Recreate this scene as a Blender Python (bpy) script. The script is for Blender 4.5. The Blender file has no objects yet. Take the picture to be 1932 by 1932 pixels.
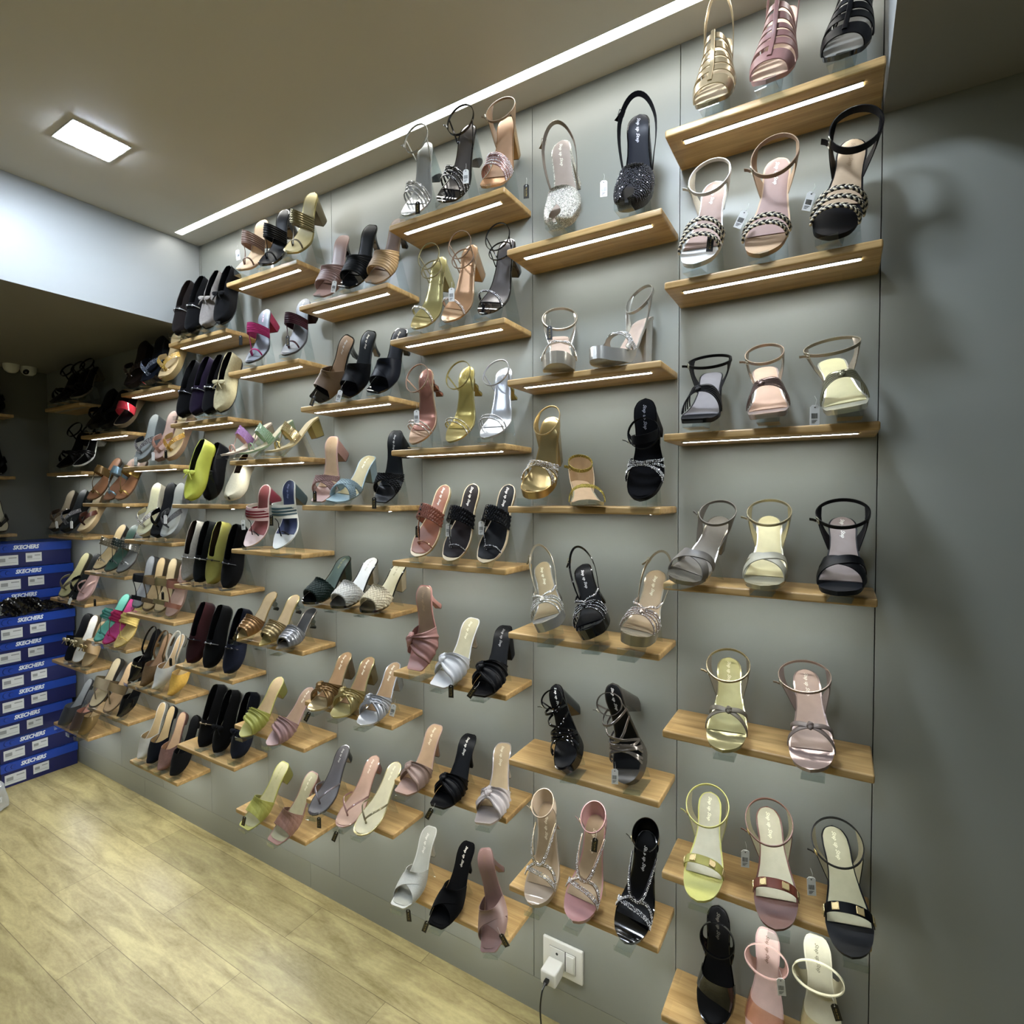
import bpy, math, random
import numpy as np
from mathutils import Vector, Matrix
random.seed(7); RNG = np.random.default_rng(7)
SC = bpy.context.scene
COL = SC.collection

# ------------------------------------------------------------------ camera, world, exposure
cam = bpy.data.cameras.new('camera'); camo = bpy.data.objects.new('camera', cam); COL.objects.link(camo)
cam.sensor_width = 36.0; cam.lens = 19.218; cam.clip_start = 0.02
_r = Vector((0.85828547, 0.51316244, -0.00321787)); _u = Vector((-0.0120245, 0.02637949, 0.99957968)); _f = Vector((-0.51303164, 0.85788602, -0.02881165))
camo.matrix_world = Matrix(((_r.x, _u.x, -_f.x, 0), (_r.y, _u.y, -_f.y, -1.32), (_r.z, _u.z, -_f.z, 1.45), (0, 0, 0, 1)))
SC.camera = camo
W = bpy.data.worlds.new('world'); SC.world = W; W.use_nodes = True
W.node_tree.nodes['Background'].inputs[0].default_value = (0.5, 0.55, 0.6, 1)
W.node_tree.nodes['Background'].inputs[1].default_value = 0.15
vs = SC.view_settings
vs.view_transform = 'Standard'; vs.look = 'None'; vs.gamma = 1.0; vs.exposure = 0.6; vs.use_curve_mapping = False
SC.cycles.max_bounces = 8; SC.cycles.diffuse_bounces = 4; SC.cycles.glossy_bounces = 3
SC.cycles.transparent_max_bounces = 16; SC.cycles.transmission_bounces = 4
SC.cycles.caustics_reflective = False; SC.cycles.caustics_refractive = False
SC.cycles.sample_clamp_indirect = 3.0
E_SHELF, E_STRIP, E_PANEL = 34.0, 15.0, 150.0

# ------------------------------------------------------------------ materials
def lin(h):
    o = []
    for i in (0, 2, 4):
        c = int(h[i:i+2], 16) / 255
        o.append(c / 12.92 if c < .04045 else ((c + .055) / 1.055) ** 2.4)
    return (*o, 1.0)
MATS = {}
def node(nt, t, **kw):
    n = nt.nodes.new(t)
    for k, v in kw.items():
        if k in n.inputs: n.inputs[k].default_value = v
        else: setattr(n, k, v)
    return n
def M(spec):
    """L leather, P patent, S suede, F fabric, M metallic, G glitter, R rhinestone, C clear, K cork-like lining; then a hex colour"""
    if spec in MATS: return MATS[spec]
    k, h = spec[0], spec[1:]
    m = bpy.data.materials.new(dict(L='leather', P='patent', S='suede', F='fabric', M='metallic_leather', G='glitter', R='rhinestone', C='clear', K='insole', W='plastic')[k] + '_' + h)
    m.use_nodes = True; nt = m.node_tree; b = nt.nodes['Principled BSDF']
    c = lin(h); L_ = .25 * c[0] + .6 * c[1] + .15 * c[2]
    if k in 'LKSFP': c = tuple(x + (L_ - x) * .15 for x in c[:3]) + (1.,)
    if k in 'LKSFP' and L_ < .035: c = tuple(x * .45 for x in c[:3]) + (1.,); b.inputs['Specular IOR Level'].default_value = .3 if k == 'P' else .14
    b.inputs['Base Color'].default_value = c
    tc = node(nt, 'ShaderNodeTexCoord')
    def bump(scale, strength, dist=.0006, tex='ShaderNodeTexNoise'):
        n = node(nt, tex, Scale=scale); nt.links.new(tc.outputs['Object'], n.inputs['Vector'])
        bp = node(nt, 'ShaderNodeBump', Strength=strength, Distance=dist)
        nt.links.new(n.outputs[0], bp.inputs['Height']); nt.links.new(bp.outputs[0], b.inputs['Normal'])
        return n
    def vary(scale, lo, hi):
        n = node(nt, 'ShaderNodeTexNoise', Scale=scale, Detail=3.0); nt.links.new(tc.outputs['Object'], n.inputs['Vector'])
        r = node(nt, 'ShaderNodeMapRange'); r.inputs[3].default_value = lo; r.inputs[4].default_value = hi
        nt.links.new(n.outputs[0], r.inputs[0])
        x = node(nt, 'ShaderNodeVectorMath', operation='SCALE'); x.inputs[0].default_value = c[:3]
        nt.links.new(r.outputs[0], x.inputs['Scale']); nt.links.new(x.outputs[0], b.inputs['Base Color'])
    R = b.inputs['Roughness']
    if k == 'L': R.default_value = .42; bump(900, .25); vary(40, .85, 1.12)
    elif k == 'P': R.default_value = .1; b.inputs['Coat Weight'].default_value = .6; b.inputs['Coat Roughness'].default_value = .05
    elif k == 'S': R.default_value = .95; b.inputs['Sheen Weight'].default_value = .04; b.inputs['Specular IOR Level'].default_value = .1; vary(120, .75, 1.2)
    elif k == 'F': R.default_value = .85; bump(1500, .4); vary(300, .8, 1.15)
    elif k == 'K': R.default_value = .6; bump(500, .15); vary(60, .88, 1.1)
    elif k == 'M': R.default_value = .24; b.inputs['Metallic'].default_value = .55; bump(350, .2); vary(30, .85, 1.1)
    elif k == 'W': R.default_value = .35
    elif k == 'G':
        R.default_value = .2; b.inputs['Metallic'].default_value = .45
        n = node(nt, 'ShaderNodeTexVoronoi', Scale=700.0); nt.links.new(tc.outputs['Object'], n.inputs['Vector'])
        bp = node(nt, 'ShaderNodeBump', Strength=1.0, Distance=.002); nt.links.new(n.outputs['Distance'], bp.inputs['Height']); nt.links.new(bp.outputs[0], b.inputs['Normal'])
        r = node(nt, 'ShaderNodeMapRange'); r.inputs[3].default_value = .35; r.inputs[4].default_value = 1.8
        sp = node(nt, 'ShaderNodeSeparateColor'); nt.links.new(n.outputs['Color'], sp.inputs[0]); nt.links.new(sp.outputs[0], r.inputs[0])
        x = node(nt, 'ShaderNodeVectorMath', operation='SCALE'); x.inputs[0].default_value = c[:3]
        nt.links.new(r.outputs[0], x.inputs['Scale']); nt.links.new(x.outputs[0], b.inputs['Base Color'])
    elif k == 'R': R.default_value = .06; b.inputs['Metallic'].default_value = .25; b.inputs['Coat Weight'].default_value = 1.0; b.inputs['Coat Roughness'].default_value = .03
    elif k == 'C':
        out = nt.nodes['Material Output']; nt.nodes.remove(b)
        tr = node(nt, 'ShaderNodeBsdfTransparent', Color=c); gl = node(nt, 'ShaderNodeBsdfGlossy', Roughness=.04, Color=(1, 1, 1, 1))
        fr = node(nt, 'ShaderNodeLayerWeight', Blend=.5); pw = node(nt, 'ShaderNodeMath', operation='POWER'); pw.inputs[1].default_value = 3.5; nt.links.new(fr.outputs['Facing'], pw.inputs[0]); mx = node(nt, 'ShaderNodeMixShader')
        a = node(nt, 'ShaderNodeMath', operation='MULTIPLY_ADD'); a.inputs[1].default_value = .7; a.inputs[2].default_value = .05
        nt.links.new(pw.outputs[0], a.inputs[0]); nt.links.new(a.outputs[0], mx.inputs[0])
        nt.links.new(tr.outputs[0], mx.inputs[1]); nt.links.new(gl.outputs[0], mx.inputs[2]); nt.links.new(mx.outputs[0], out.inputs[0])
    MATS[spec] = m
    return m
def simple(name, hexc, rough=.5, metal=0., emit=0., emc=None):
    if name in MATS: return MATS[name]
    m = bpy.data.materials.new(name); m.use_nodes = True; b = m.node_tree.nodes['Principled BSDF']
    b.inputs['Base Color'].default_value = lin(hexc); b.inputs['Roughness'].default_value = rough; b.inputs['Metallic'].default_value = metal
    if emit: b.inputs['Emission Color'].default_value = emc or (1, 1, 1, 1); b.inputs['Emission Strength'].default_value = emit
    MATS[name] = m; return m
def wood(name, c1, c2, rough=.38, sc=1.0):
    m = bpy.data.materials.new(name); m.use_nodes = True; nt = m.node_tree; b = nt.nodes['Principled BSDF']
    g = node(nt, 'ShaderNodeNewGeometry')
    mp = node(nt, 'ShaderNodeMapping'); mp.inputs['Scale'].default_value = (2.2 * sc, 26 * sc, 26 * sc)
    nt.links.new(g.outputs['Position'], mp.inputs[0])
    n = node(nt, 'ShaderNodeTexNoise', Scale=2.0, Detail=6.0, Distortion=.6); nt.links.new(mp.outputs[0], n.inputs['Vector'])
    mp2 = node(nt, 'ShaderNodeMapping'); mp2.inputs['Scale'].default_value = (7 * sc, 190 * sc, 190 * sc); nt.links.new(g.outputs['Position'], mp2.inputs[0])
    n2 = node(nt, 'ShaderNodeTexNoise', Scale=2.0, Detail=3.0); nt.links.new(mp2.outputs[0], n2.inputs['Vector'])
    # planks glued side by side
    bk = node(nt, 'ShaderNodeTexBrick', Scale=1.0); bk.inputs['Color1'].default_value = (.72, .72, .72, 1); bk.inputs['Color2'].default_value = (1.08, 1.05, 1.0, 1); bk.inputs['Mortar'].default_value = (.9, .9, .9, 1)
    bk.inputs['Brick Width'].default_value = .31; bk.inputs['Row Height'].default_value = .047; bk.inputs['Mortar Size'].default_value = .0003; bk.inputs['Bias'].default_value = 0
    nt.links.new(g.outputs['Position'], bk.inputs['Vector'])
    ad = node(nt, 'ShaderNodeMath', operation='MULTIPLY_ADD'); ad.inputs[1].default_value = .45
    nt.links.new(n2.outputs[0], ad.inputs[0]); nt.links.new(n.outputs[0], ad.inputs[2])
    r = node(nt, 'ShaderNodeValToRGB'); e = r.color_ramp.elements
    e[0].position = .42; e[0].color = lin(c2); e[1].position = .95; e[1].color = lin(c1)
    nt.links.new(ad.outputs[0], r.inputs[0])
    x = node(nt, 'ShaderNodeMix', data_type='RGBA', blend_type='MULTIPLY'); x.inputs[0].default_value = .55
    nt.links.new(r.outputs[0], x.inputs[6]); nt.links.new(bk.outputs[0], x.inputs[7]); nt.links.new(x.outputs[2], b.inputs['Base Color'])
    b.inputs['Roughness'].default_value = rough
    bp = node(nt, 'ShaderNodeBump', Strength=.12, Distance=.001); nt.links.new(n2.outputs[0], bp.inputs['Height']); nt.links.new(bp.outputs[0], b.inputs['Normal'])
    return m
def painted(name, hexc, rough=.4, mottle=.05, spec=.5):
    m = bpy.data.materials.new(name); m.use_nodes = True; nt = m.node_tree; b = nt.nodes['Principled BSDF']; c = lin(hexc)
    g = node(nt, 'ShaderNodeNewGeometry'); n = node(nt, 'ShaderNodeTexNoise', Scale=2.6, Detail=4.0); nt.links.new(g.outputs['Position'], n.inputs['Vector'])
    r = node(nt, 'ShaderNodeMapRange'); r.inputs[3].default_value = 1 - mottle; r.inputs[4].default_value = 1 + mottle; nt.links.new(n.outputs[0], r.inputs[0])
    x = node(nt, 'ShaderNodeVectorMath', operation='SCALE'); x.inputs[0].default_value = c[:3]; nt.links.new(r.outputs[0], x.inputs['Scale']); nt.links.new(x.outputs[0], b.inputs['Base Color'])
    b.inputs['Roughness'].default_value = rough; b.inputs['Specular IOR Level'].default_value = spec
    n3 = node(nt, 'ShaderNodeTexNoise', Scale=260.0, Detail=2.0); nt.links.new(g.outputs['Position'], n3.inputs['Vector'])
    bp = node(nt, 'ShaderNodeBump', Strength=.06, Distance=.0006); nt.links.new(n3.outputs[0], bp.inputs['Height']); nt.links.new(bp.outputs[0], b.inputs['Normal'])
    return m
def floor_mat():
    m = bpy.data.materials.new('floor_planks'); m.use_nodes = True; nt = m.node_tree; b = nt.nodes['Principled BSDF']
    g = node(nt, 'ShaderNodeNewGeometry')
    mp = node(nt, 'ShaderNodeMapping'); mp.inputs['Location'].default_value = (.2, .197, 0); nt.links.new(g.outputs['Position'], mp.inputs[0])
    bk = node(nt, 'ShaderNodeTexBrick', Scale=1.0, offset=.5, offset_frequency=2)
    bk.inputs['Color1'].default_value = (.86, .86, .84, 1); bk.inputs['Color2'].default_value = (1.08, 1.08, 1.06, 1); bk.inputs['Mortar'].default_value = (.45, .42, .36, 1)
    bk.inputs['Brick Width'].default_value = .9; bk.inputs['Row Height'].default_value = .152; bk.inputs['Mortar Size'].default_value = .0011; bk.inputs['Mortar Smooth'].default_value = .3
    nt.links.new(mp.outputs[0], bk.inputs['Vector'])
    m1 = node(nt, 'ShaderNodeMapping'); m1.inputs['Scale'].default_value = (1.6, 9, 1); nt.links.new(g.outputs['Position'], m1.inputs[0])
    n = node(nt, 'ShaderNodeTexNoise', Scale=2.2, Detail=8.0, Roughness=.62, Distortion=.8); nt.links.new(m1.outputs[0], n.inputs['Vector'])
    m2 = node(nt, 'ShaderNodeMapping'); m2.inputs['Scale'].default_value = (22, 60, 1); nt.links.new(g.outputs['Position'], m2.inputs[0])
    n2 = node(nt, 'ShaderNodeTexNoise', Scale=2.0, Detail=5.0, Roughness=.7); nt.links.new(m2.outputs[0], n2.inputs['Vector'])
    ad = node(nt, 'ShaderNodeMath', operation='MULTIPLY_ADD'); ad.inputs[1].default_value = .4; nt.links.new(n2.outputs[0], ad.inputs[0]); nt.links.new(n.outputs[0], ad.inputs[2])
    r = node(nt, 'ShaderNodeValToRGB'); e = r.color_ramp.elements
    e[0].position = .48; e[0].color = lin('857849'); e[1].position = .9; e[1].color = lin('beb27e')
    x2 = r.color_ramp.elements.new(.68); x2.color = lin('a4966a')
    nt.links.new(ad.outputs[0], r.inputs[0])
    x = node(nt, 'ShaderNodeMix', data_type='RGBA', blend_type='MULTIPLY'); x.inputs[0].default_value = 1
    nt.links.new(r.outputs[0], x.inputs[6]); nt.links.new(bk.outputs[0], x.inputs[7]); nt.links.new(x.outputs[2], b.inputs['Base Color'])
    b.inputs['Roughness'].default_value = .36
    bp = node(nt, 'ShaderNodeBump', Strength=.15, Distance=.0015); nt.links.new(n2.outputs[0], bp.inputs['Height']); nt.links.new(bp.outputs[0], b.inputs['Normal'])
    return m

# ------------------------------------------------------------------ mesh helpers
def link(name, me, parent=None, mw=None):
    o = bpy.data.objects.new(name, me); COL.objects.link(o)
    if parent is not None: o.parent = parent
    if mw is not None: o.matrix_world = mw
    return o
class MB:
    """collects vertices and faces that become ONE mesh object"""
    def __init__(s): s.v = []; s.f = []; s.m = []; s.n = 0
    def add(s, v, f, mi=0):
        v = np.asarray(v, float).reshape(-1, 3); s.v.append(v)
        for q in f: s.f.append(tuple(int(i) + s.n for i in q)); s.m.append(mi)
        s.n += len(v)
    def box(s, x0, x1, y0, y1, z0, z1, mi=0):
        v = [(x, y, z) for x in (x0, x1) for y in (y0, y1) for z in (z0, z1)]
        s.add(v, [(0, 1, 3, 2), (4, 6, 7, 5), (0, 4, 5, 1), (2, 3, 7, 6), (0, 2, 6, 4), (1, 5, 7, 3)], mi)
    def slab(s, O, I, mo=0, mi=0):
        """closed slab between two grids O and I of shape (a,b,3)"""
        a, b = O.shape[:2]; k = a * b
        v = np.concatenate([O.reshape(-1, 3), I.reshape(-1, 3)]); f1 = []; f2 = []
        for i in range(a - 1):
            for j in range(b - 1):
                q = (i*b+j, i*b+j+1, (i+1)*b+j+1, (i+1)*b+j); f1.append(q); f2.append(tuple(k + t for t in reversed(q)))
        e = []
        for j in range(b - 1):
            e.append((j+1, j, k+j, k+j+1)); t = (a-1)*b; e.append((t+j, t+j+1, k+t+j+1, k+t+j))
        for i in range(a - 1):
            e.append((i*b, (i+1)*b, k+(i+1)*b, k+i*b)); e.append(((i+1)*b+b-1, i*b+b-1, k+i*b+b-1, k+(i+1)*b+b-1))
        n0 = s.n; s.add(v, f1 + e, mo)
        for q in f2: s.f.append(tuple(t + n0 for t in q)); s.m.append(mi)
    def tube(s, pts, r, n=6, mi=0, caps=True):
        pts = np.asarray(pts, float); k = len(pts); T = np.gradient(pts, axis=0); T /= np.linalg.norm(T, axis=1)[:, None] + 1e-12
        up = np.array([0, 0, 1.]) if abs(T[0][2]) < .9 else np.array([1., 0, 0]); V = []
        a = np.cross(T[0], up); a /= np.linalg.norm(a)
        rr = r if hasattr(r, '__len__') else [r] * k
        for i in range(k):
            a = a - T[i] * (a @ T[i]); a /= np.linalg.norm(a) + 1e-12; b = np.cross(T[i], a)
            for j in range(n):
                t = 2 * math.pi * j / n; V.append(pts[i] + rr[i] * (math.cos(t) * a + math.sin(t) * b))
        F = [(i*n+j, i*n+(j+1) % n, (i+1)*n+(j+1) % n, (i+1)*n+j) for i in range(k-1) for j in range(n)]
        if caps: F += [tuple(range(n-1, -1, -1)), tuple((k-1)*n + j for j in range(n))]
        s.add(V, F, mi)
    def ell(s, c, ax, mi=0, nu=10, nv=7, disp=None):
        """ellipsoid with centre c and axis vectors ax (3 rows)"""
        c = np.asarray(c); ax = np.asarray(ax); V = []
        for i in range(nv + 1):
            th = math.pi * i / nv
            for j in range(nu):
                ph = 2 * math.pi * j / nu; d = 1 + (disp(th, ph) if disp else 0)
                V.append(c + d * (math.sin(th) * math.cos(ph) * ax[0] + math.sin(th) * math.sin(ph) * ax[1] + math.cos(th) * ax[2]))
        F = [(i*nu+j, (i+1)*nu+j, (i+1)*nu+(j+1) % nu, i*nu+(j+1) % nu) for i in range(nv) for j in range(nu)]
        s.add(V, F, mi)
    def gem(s, c, n, r):
        n = n / (np.linalg.norm(n) + 1e-9); a = np.cross(n, [.3, .5, .8]); a /= np.linalg.norm(a); b = np.cross(n, a)
        t = RNG.random() * 1.5; a, b = a * math.cos(t) + b * math.sin(t), b * math.cos(t) - a * math.sin(t); n = n + .25 * (RNG.random() - .5) * a + .25 * (RNG.random() - .5) * b
        s.add([c + a*r, c + b*r, c - a*r, c - b*r, c + n*r*.8], [(0, 1, 4), (1, 2, 4), (2, 3, 4), (3, 0, 4), (3, 2, 1, 0)])
    def build(s, name, mats, parent=None, mw=None, smooth=True, ang=38):
        if not s.v: return None
        me = bpy.data.meshes.new(name); me.from_pydata([tuple(map(float, q)) for q in np.concatenate(s.v)], [], s.f)
        for m in (mats if isinstance(mats, (list, tuple)) else [mats]): me.materials.append(M(m) if isinstance(m, str) else m)
        if max(s.m) > 0: me.polygons.foreach_set('material_index', s.m)
        if smooth:
            me.polygons.foreach_set('use_smooth', [True] * len(me.polygons))
            me.set_sharp_from_angle(angle=math.radians(ang))
        me.validate(); me.update()
        return link(name, me, parent, mw)
def rbox(mb, x0, x1, y0, y1, z0, z1, r=.003, mi=0, k=3):
    """box with rounded edges"""
    c = np.array([(x0+x1)/2, (y0+y1)/2, (z0+z1)/2]); h = np.array([(x1-x0)/2, (y1-y0)/2, (z1-z0)/2]); r = min(r, *h * .98)
    V = []; F = []
    # cube sphere directions, offset by the inner box corners
    d = [math.tan(a) for a in np.linspace(-math.pi/4, 0, k + 1)]
    row = [(x, -1) for x in d] + [(-x, 1) for x in reversed(d)]      # (direction component, side)
    for ax in range(3):
        for sg in (-1, 1):
            o = len(V); m = len(row); u, v = (ax + 1) % 3, (ax + 2) % 3
            for (a, sa) in row:
                for (b_, sb) in row:
                    dr = np.zeros(3); dr[ax] = sg; dr[u] = a if sa < 0 else a; dr[v] = b_
                    dr /= np.linalg.norm(dr); q = np.zeros(3); q[ax] = sg; q[u] = sa; q[v] = sb
                    V.append(c + q * (h - r) + dr * r)
            for i in range(m - 1):
                for j in range(m - 1):
                    q = (o+i*m+j, o+(i+1)*m+j, o+(i+1)*m+j+1, o+i*m+j+1); F.append(q if sg > 0 else tuple(reversed(q)))
    V = np.round(np.array(V), 7); U, inv = np.unique(V, axis=0, return_inverse=True); inv = inv.reshape(-1)
    F = [[int(inv[i]) for i in q] for q in F]
    mb.add(U, F, mi)
def tag(o, label=None, cat=None, group=None, kind=None):
    if label: o['label'] = label
    if cat: o['category'] = cat
    if group: o['group'] = group
    if kind: o['kind'] = kind
    return o
def empty(name, loc=(0, 0, 0), mw=None):
    o = bpy.data.objects.new(name, None); COL.objects.link(o); o.empty_display_size = .02
    if mw is not None: o.matrix_world = mw
    else: o.location = loc
    return o
_txt = {}
def text_mesh(body, shear=0., bold=0., res=2):
    """flat lettering as (vertices, faces) with height 1 and x from 0"""
    k = (body, shear, bold)
    if k in _txt: return _txt[k]
    cu = bpy.data.curves.new('t', 'FONT'); cu.body = body; cu.shear = shear; cu.offset = bold; cu.resolution_u = res; cu.size = 1
    o = bpy.data.objects.new('t', cu); COL.objects.link(o); dg = bpy.context.evaluated_depsgraph_get(); dg.update()
    me = bpy.data.meshes.new_from_object(o.evaluated_get(dg)); v = np.array([q.co[:] for q in me.vertices]); f = [tuple(p.vertices) for p in me.polygons]
    bpy.data.objects.remove(o); bpy.data.curves.remove(cu); bpy.data.meshes.remove(me)
    v[:, 0] -= v[:, 0].min(); _txt[k] = (v, f); return _txt[k]

# ------------------------------------------------------------------ the room
XL, XR, YB, ZC = -3.85, 1.7, -3.4, 2.5
X0, PITCH = .0652, .3935
m_wall = painted('wall_laminate', '898c86', .38, .03)
m_wall2 = painted('wall_paint_white', '9ea2a2', .45, .03)
m_ceil = painted('ceiling_paint', 'd6d2c9', .5, .02)
m_gap = simple('groove_dark', '23231f', .8)
def struct(name, mb, mats, **kw): return tag(mb.build(name, mats, smooth=False, **kw), kind='structure')
b = MB(); b.box(XL, XR, YB, 0.03, -.05, 0); struct('floor', b, floor_mat())
b = MB()   # display wall: tall laminate panels with fine open joints over a dark backing
g = .0009
edges = [XL] + [X0 - PITCH * k for k in range(9, -1, -1)] + [XR]
for a, c in zip(edges[:-1], edges[1:]): b.box(a + g, c - g, 0, .018, .0975, ZC + .02)
b.box(XL, XR, .0185, .03, 0, ZC + .05, 1)
struct('wall_back', b, [m_wall, m_gap])
b = MB()
e2 = [XL, -2.86, -1.664, -.44, .78, XR]
for a, c in zip(e2[:-1], e2[1:]): b.box(a + .0006, c - .0006, 0, .018, .0, .096)
struct('baseboard_back', b, painted('plinth_laminate', '8b8d83', .4, .03))
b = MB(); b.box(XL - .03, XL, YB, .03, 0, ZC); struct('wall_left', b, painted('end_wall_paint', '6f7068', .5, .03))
b = MB(); b.box(XR, XR + .03, YB, .03, 0, ZC); struct('wall_right', b, m_wall)
b = MB(); b.box(XL, XR, YB - .03, YB, 0, ZC); struct('wall_front', b, painted('far_wall_paint', '9a978c', .5, .03))
b = MB()  # ceiling with the slot of the light line left open
b.box(XL, XR, YB, -.12, ZC, ZC + .05); b.box(XL, XR, -.09, .03, ZC, ZC + .05); b.box(XL, -2.272, -.12, -.09, ZC, ZC + .05); b.box(XL, XR, -.125, -.085, ZC + .012, ZC + .05)
struct('ceiling', b, m_ceil)
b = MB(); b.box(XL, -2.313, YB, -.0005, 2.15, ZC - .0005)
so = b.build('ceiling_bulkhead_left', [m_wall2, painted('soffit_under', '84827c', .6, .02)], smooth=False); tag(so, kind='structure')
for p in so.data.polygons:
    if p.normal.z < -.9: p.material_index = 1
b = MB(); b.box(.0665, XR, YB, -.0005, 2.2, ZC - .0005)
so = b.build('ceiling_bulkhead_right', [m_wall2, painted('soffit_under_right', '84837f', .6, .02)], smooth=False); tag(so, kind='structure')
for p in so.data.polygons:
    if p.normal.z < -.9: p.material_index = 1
m_led = simple('led_diffuser', 'ffffff', .5, 0, E_SHELF, (.98, 1, .97, 1))
m_strip = simple('led_line', 'ffffff', .5, 0, E_STRIP, (1, .985, .93, 1))
m_panel = simple('led_panel', 'ffffff', .5, 0, E_PANEL, (.76, .86, 1, 1))
m_alu = simple('aluminium', 'b9babd', .35, .9)
m_white = simple('white_plastic', 'dcdcd6', .35)
r = empty('ceiling_light_line', (0, 0, 0)); tag(r, 'long thin glowing light line recessed in the ceiling above the shoe wall', 'light')
b = MB(); b.box(-2.271, .064, -.119, -.091, ZC + .001, ZC + .004); b.build('diffuser', m_strip, r, smooth=False)
b = MB(); b.box(-2.272, .065, -.1205, -.119, ZC - .001, ZC + .01); b.box(-2.272, .065, -.091, -.0895, ZC - .001, ZC + .01); b.box(-2.2725, -2.271, -.1205, -.0895, ZC - .001, ZC + .01); b.build('channel', m_white, r, smooth=False)
panels = [(-1.9, -.545), (-.36, -.545), (-.36, -2.05), (-1.9, -2.05)]
for i, (x, y) in enumerate(panels):
    r = empty('ceiling_panel_light', (x, y, ZC))
    tag(r, ['small square glowing light panel in the ceiling near the white bulkhead', 'square ceiling light panel beside the tall right shelves, above the frame', 'square ceiling light panel on the right, behind the viewpoint', 'square ceiling light panel on the left, behind the viewpoint'][i], 'light', 'square ceiling light panels')
    b = MB(); rbox(b, -.064, .064, -.067, .067, -.006, -.001, .002); b.build('diffuser', m_panel, r)
    b = MB(); b.box(-.07, -.0645, -.073, .073, -.004, 0); b.box(.0645, .07, -.073, .073, -.004, 0); b.box(-.0645, .0645, -.073, -.0675, -.004, 0); b.box(-.0645, .0645, .0675, .073, -.004, 0); b.build('frame', m_white, r, smooth=False)

# ------------------------------------------------------------------ shelves
ORD = ['top', 'second', 'third', 'fourth', 'fifth', 'sixth', 'seventh', 'eighth']
CN = ['rightmost column', 'second column from right', 'third column from right', 'fourth column from right', 'fifth column from right', 'sixth column from right', 'seventh column from right', 'eighth column from right', 'leftmost column']
m_oak = wood('oak_shelf', 'cfae78', '9a7843')
SHELF_X1, SHELF_L, SHELF_D, SHELF_T = .0624, .388, .1405, .0165
SZ = {(0,1):.773,(0,2):.455,(0,3):.133,(0,4):-.187,(0,5):-.511,(0,6):-.826,(0,7):-1.148,(1,1):.615,(1,2):.292,(1,3):-.025,(1,4):-.345,(1,5):-.672,(1,6):-1.001,
(2,1):.773,(2,2):.450,(2,3):.134,(2,4):-.185,(2,5):-.509,(2,6):-.830,(2,7):-1.155,(3,1):.616,(3,2):.292,(3,3):-.027,(3,4):-.342,(3,5):-.672,(3,6):-.999,
(4,1):.769,(4,2):.451,(4,3):.132,(4,4):-.188,(4,5):-.510,(4,6):-.834,(4,7):-1.149,(5,1):.611,(5,2):.293,(5,3):-.027,(5,4):-.348,(5,5):-.674,(5,6):-1.000,
(6,1):.452,(6,2):.132,(6,3):-.183,(6,4):-.505,(6,5):-.824,(6,6):-1.163,(7,1):.292,(7,2):-.026,(7,3):-.348,(7,4):-.675,(7,5):-1.000,
(8,1):.452,(8,2):.126,(8,3):-.187,(8,4):-.511,(8,5):-.832,(8,6):-1.159}
shelf_src = None
def make_shelf(x1, z, label, off=False):
    global shelf_src
    if shelf_src is None:
        r = empty('wall_shelf'); L = SHELF_L
        b = MB(); rbox(b, -L, 0, -SHELF_D, -.0003, -SHELF_T, 0, .004); b.build('board', m_oak, r)
        b = MB(); b.box(-L + .034, -.034, -SHELF_D + .028, -SHELF_D + .040, -SHELF_T - .0016, -SHELF_T + .0004); b.build('led_strip', m_led, r, smooth=False)
        b = MB(); b.box(-L + .031, -.031, -SHELF_D + .0262, -SHELF_D + .0278, -SHELF_T - .0018, -SHELF_T + .0004); b.box(-L + .031, -.031, -SHELF_D + .0402, -SHELF_D + .0418, -SHELF_T - .0018, -SHELF_T + .0004); b.build('led_channel', m_alu, r, smooth=False)
        shelf_src = r
    else:
        r = shelf_src.copy(); COL.objects.link(r)
        for ch in list(shelf_src.children):
            c = ch.copy(); COL.objects.link(c); c.parent = r
            if off and ch.name.startswith('led_strip'):
                c.data = ch.data.copy(); c.data.materials[0] = simple('led_diffuser_off', 'a8a49a', .5)
    r.location = (x1, 0, z)
    return tag(r, label, 'shelf', 'oak wall shelves with a light strip below')
for (c, k), z in SZ.items():
    make_shelf(SHELF_X1 - c * PITCH, z + 1.45, 'lit oak wall shelf, %s, %s' % ('topmost shelf' if k == 1 else ORD[k-1] + ' shelf down', CN[c]), (c, k) == (8, 1))

# ------------------------------------------------------------------ shoes
WT = {  # half width along the sole, toe (0) to heel (1)
 'r': ([0,.015,.04,.08,.14,.22,.30,.38,.5,.62,.72,.82,.9,.95,.98,1], [0,.34,.56,.75,.90,1,.99,.90,.74,.64,.62,.65,.62,.50,.34,0]),
 's': ([0,.015,.04,.08,.14,.22,.30,.38,.5,.62,.72,.82,.9,.95,.985,1], [.50,.62,.68,.76,.87,.96,.97,.88,.72,.62,.61,.65,.65,.58,.46,.30]),
 'a': ([0,.015,.04,.08,.14,.22,.30,.38,.5,.62,.72,.82,.9,.95,.98,1], [0,.26,.44,.62,.82,.97,.98,.88,.72,.62,.60,.63,.60,.49,.33,0]),
 'p': ([0,.015,.04,.08,.14,.22,.30,.38,.5,.62,.72,.82,.9,.95,.98,1], [0,.13,.24,.40,.62,.88,.95,.86,.70,.60,.59,.62,.60,.49,.33,0])}
def sstep(a, b, x): t = np.clip((x - a) / (b - a), 0, 1); return t * t * (3 - 2 * t)
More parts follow.
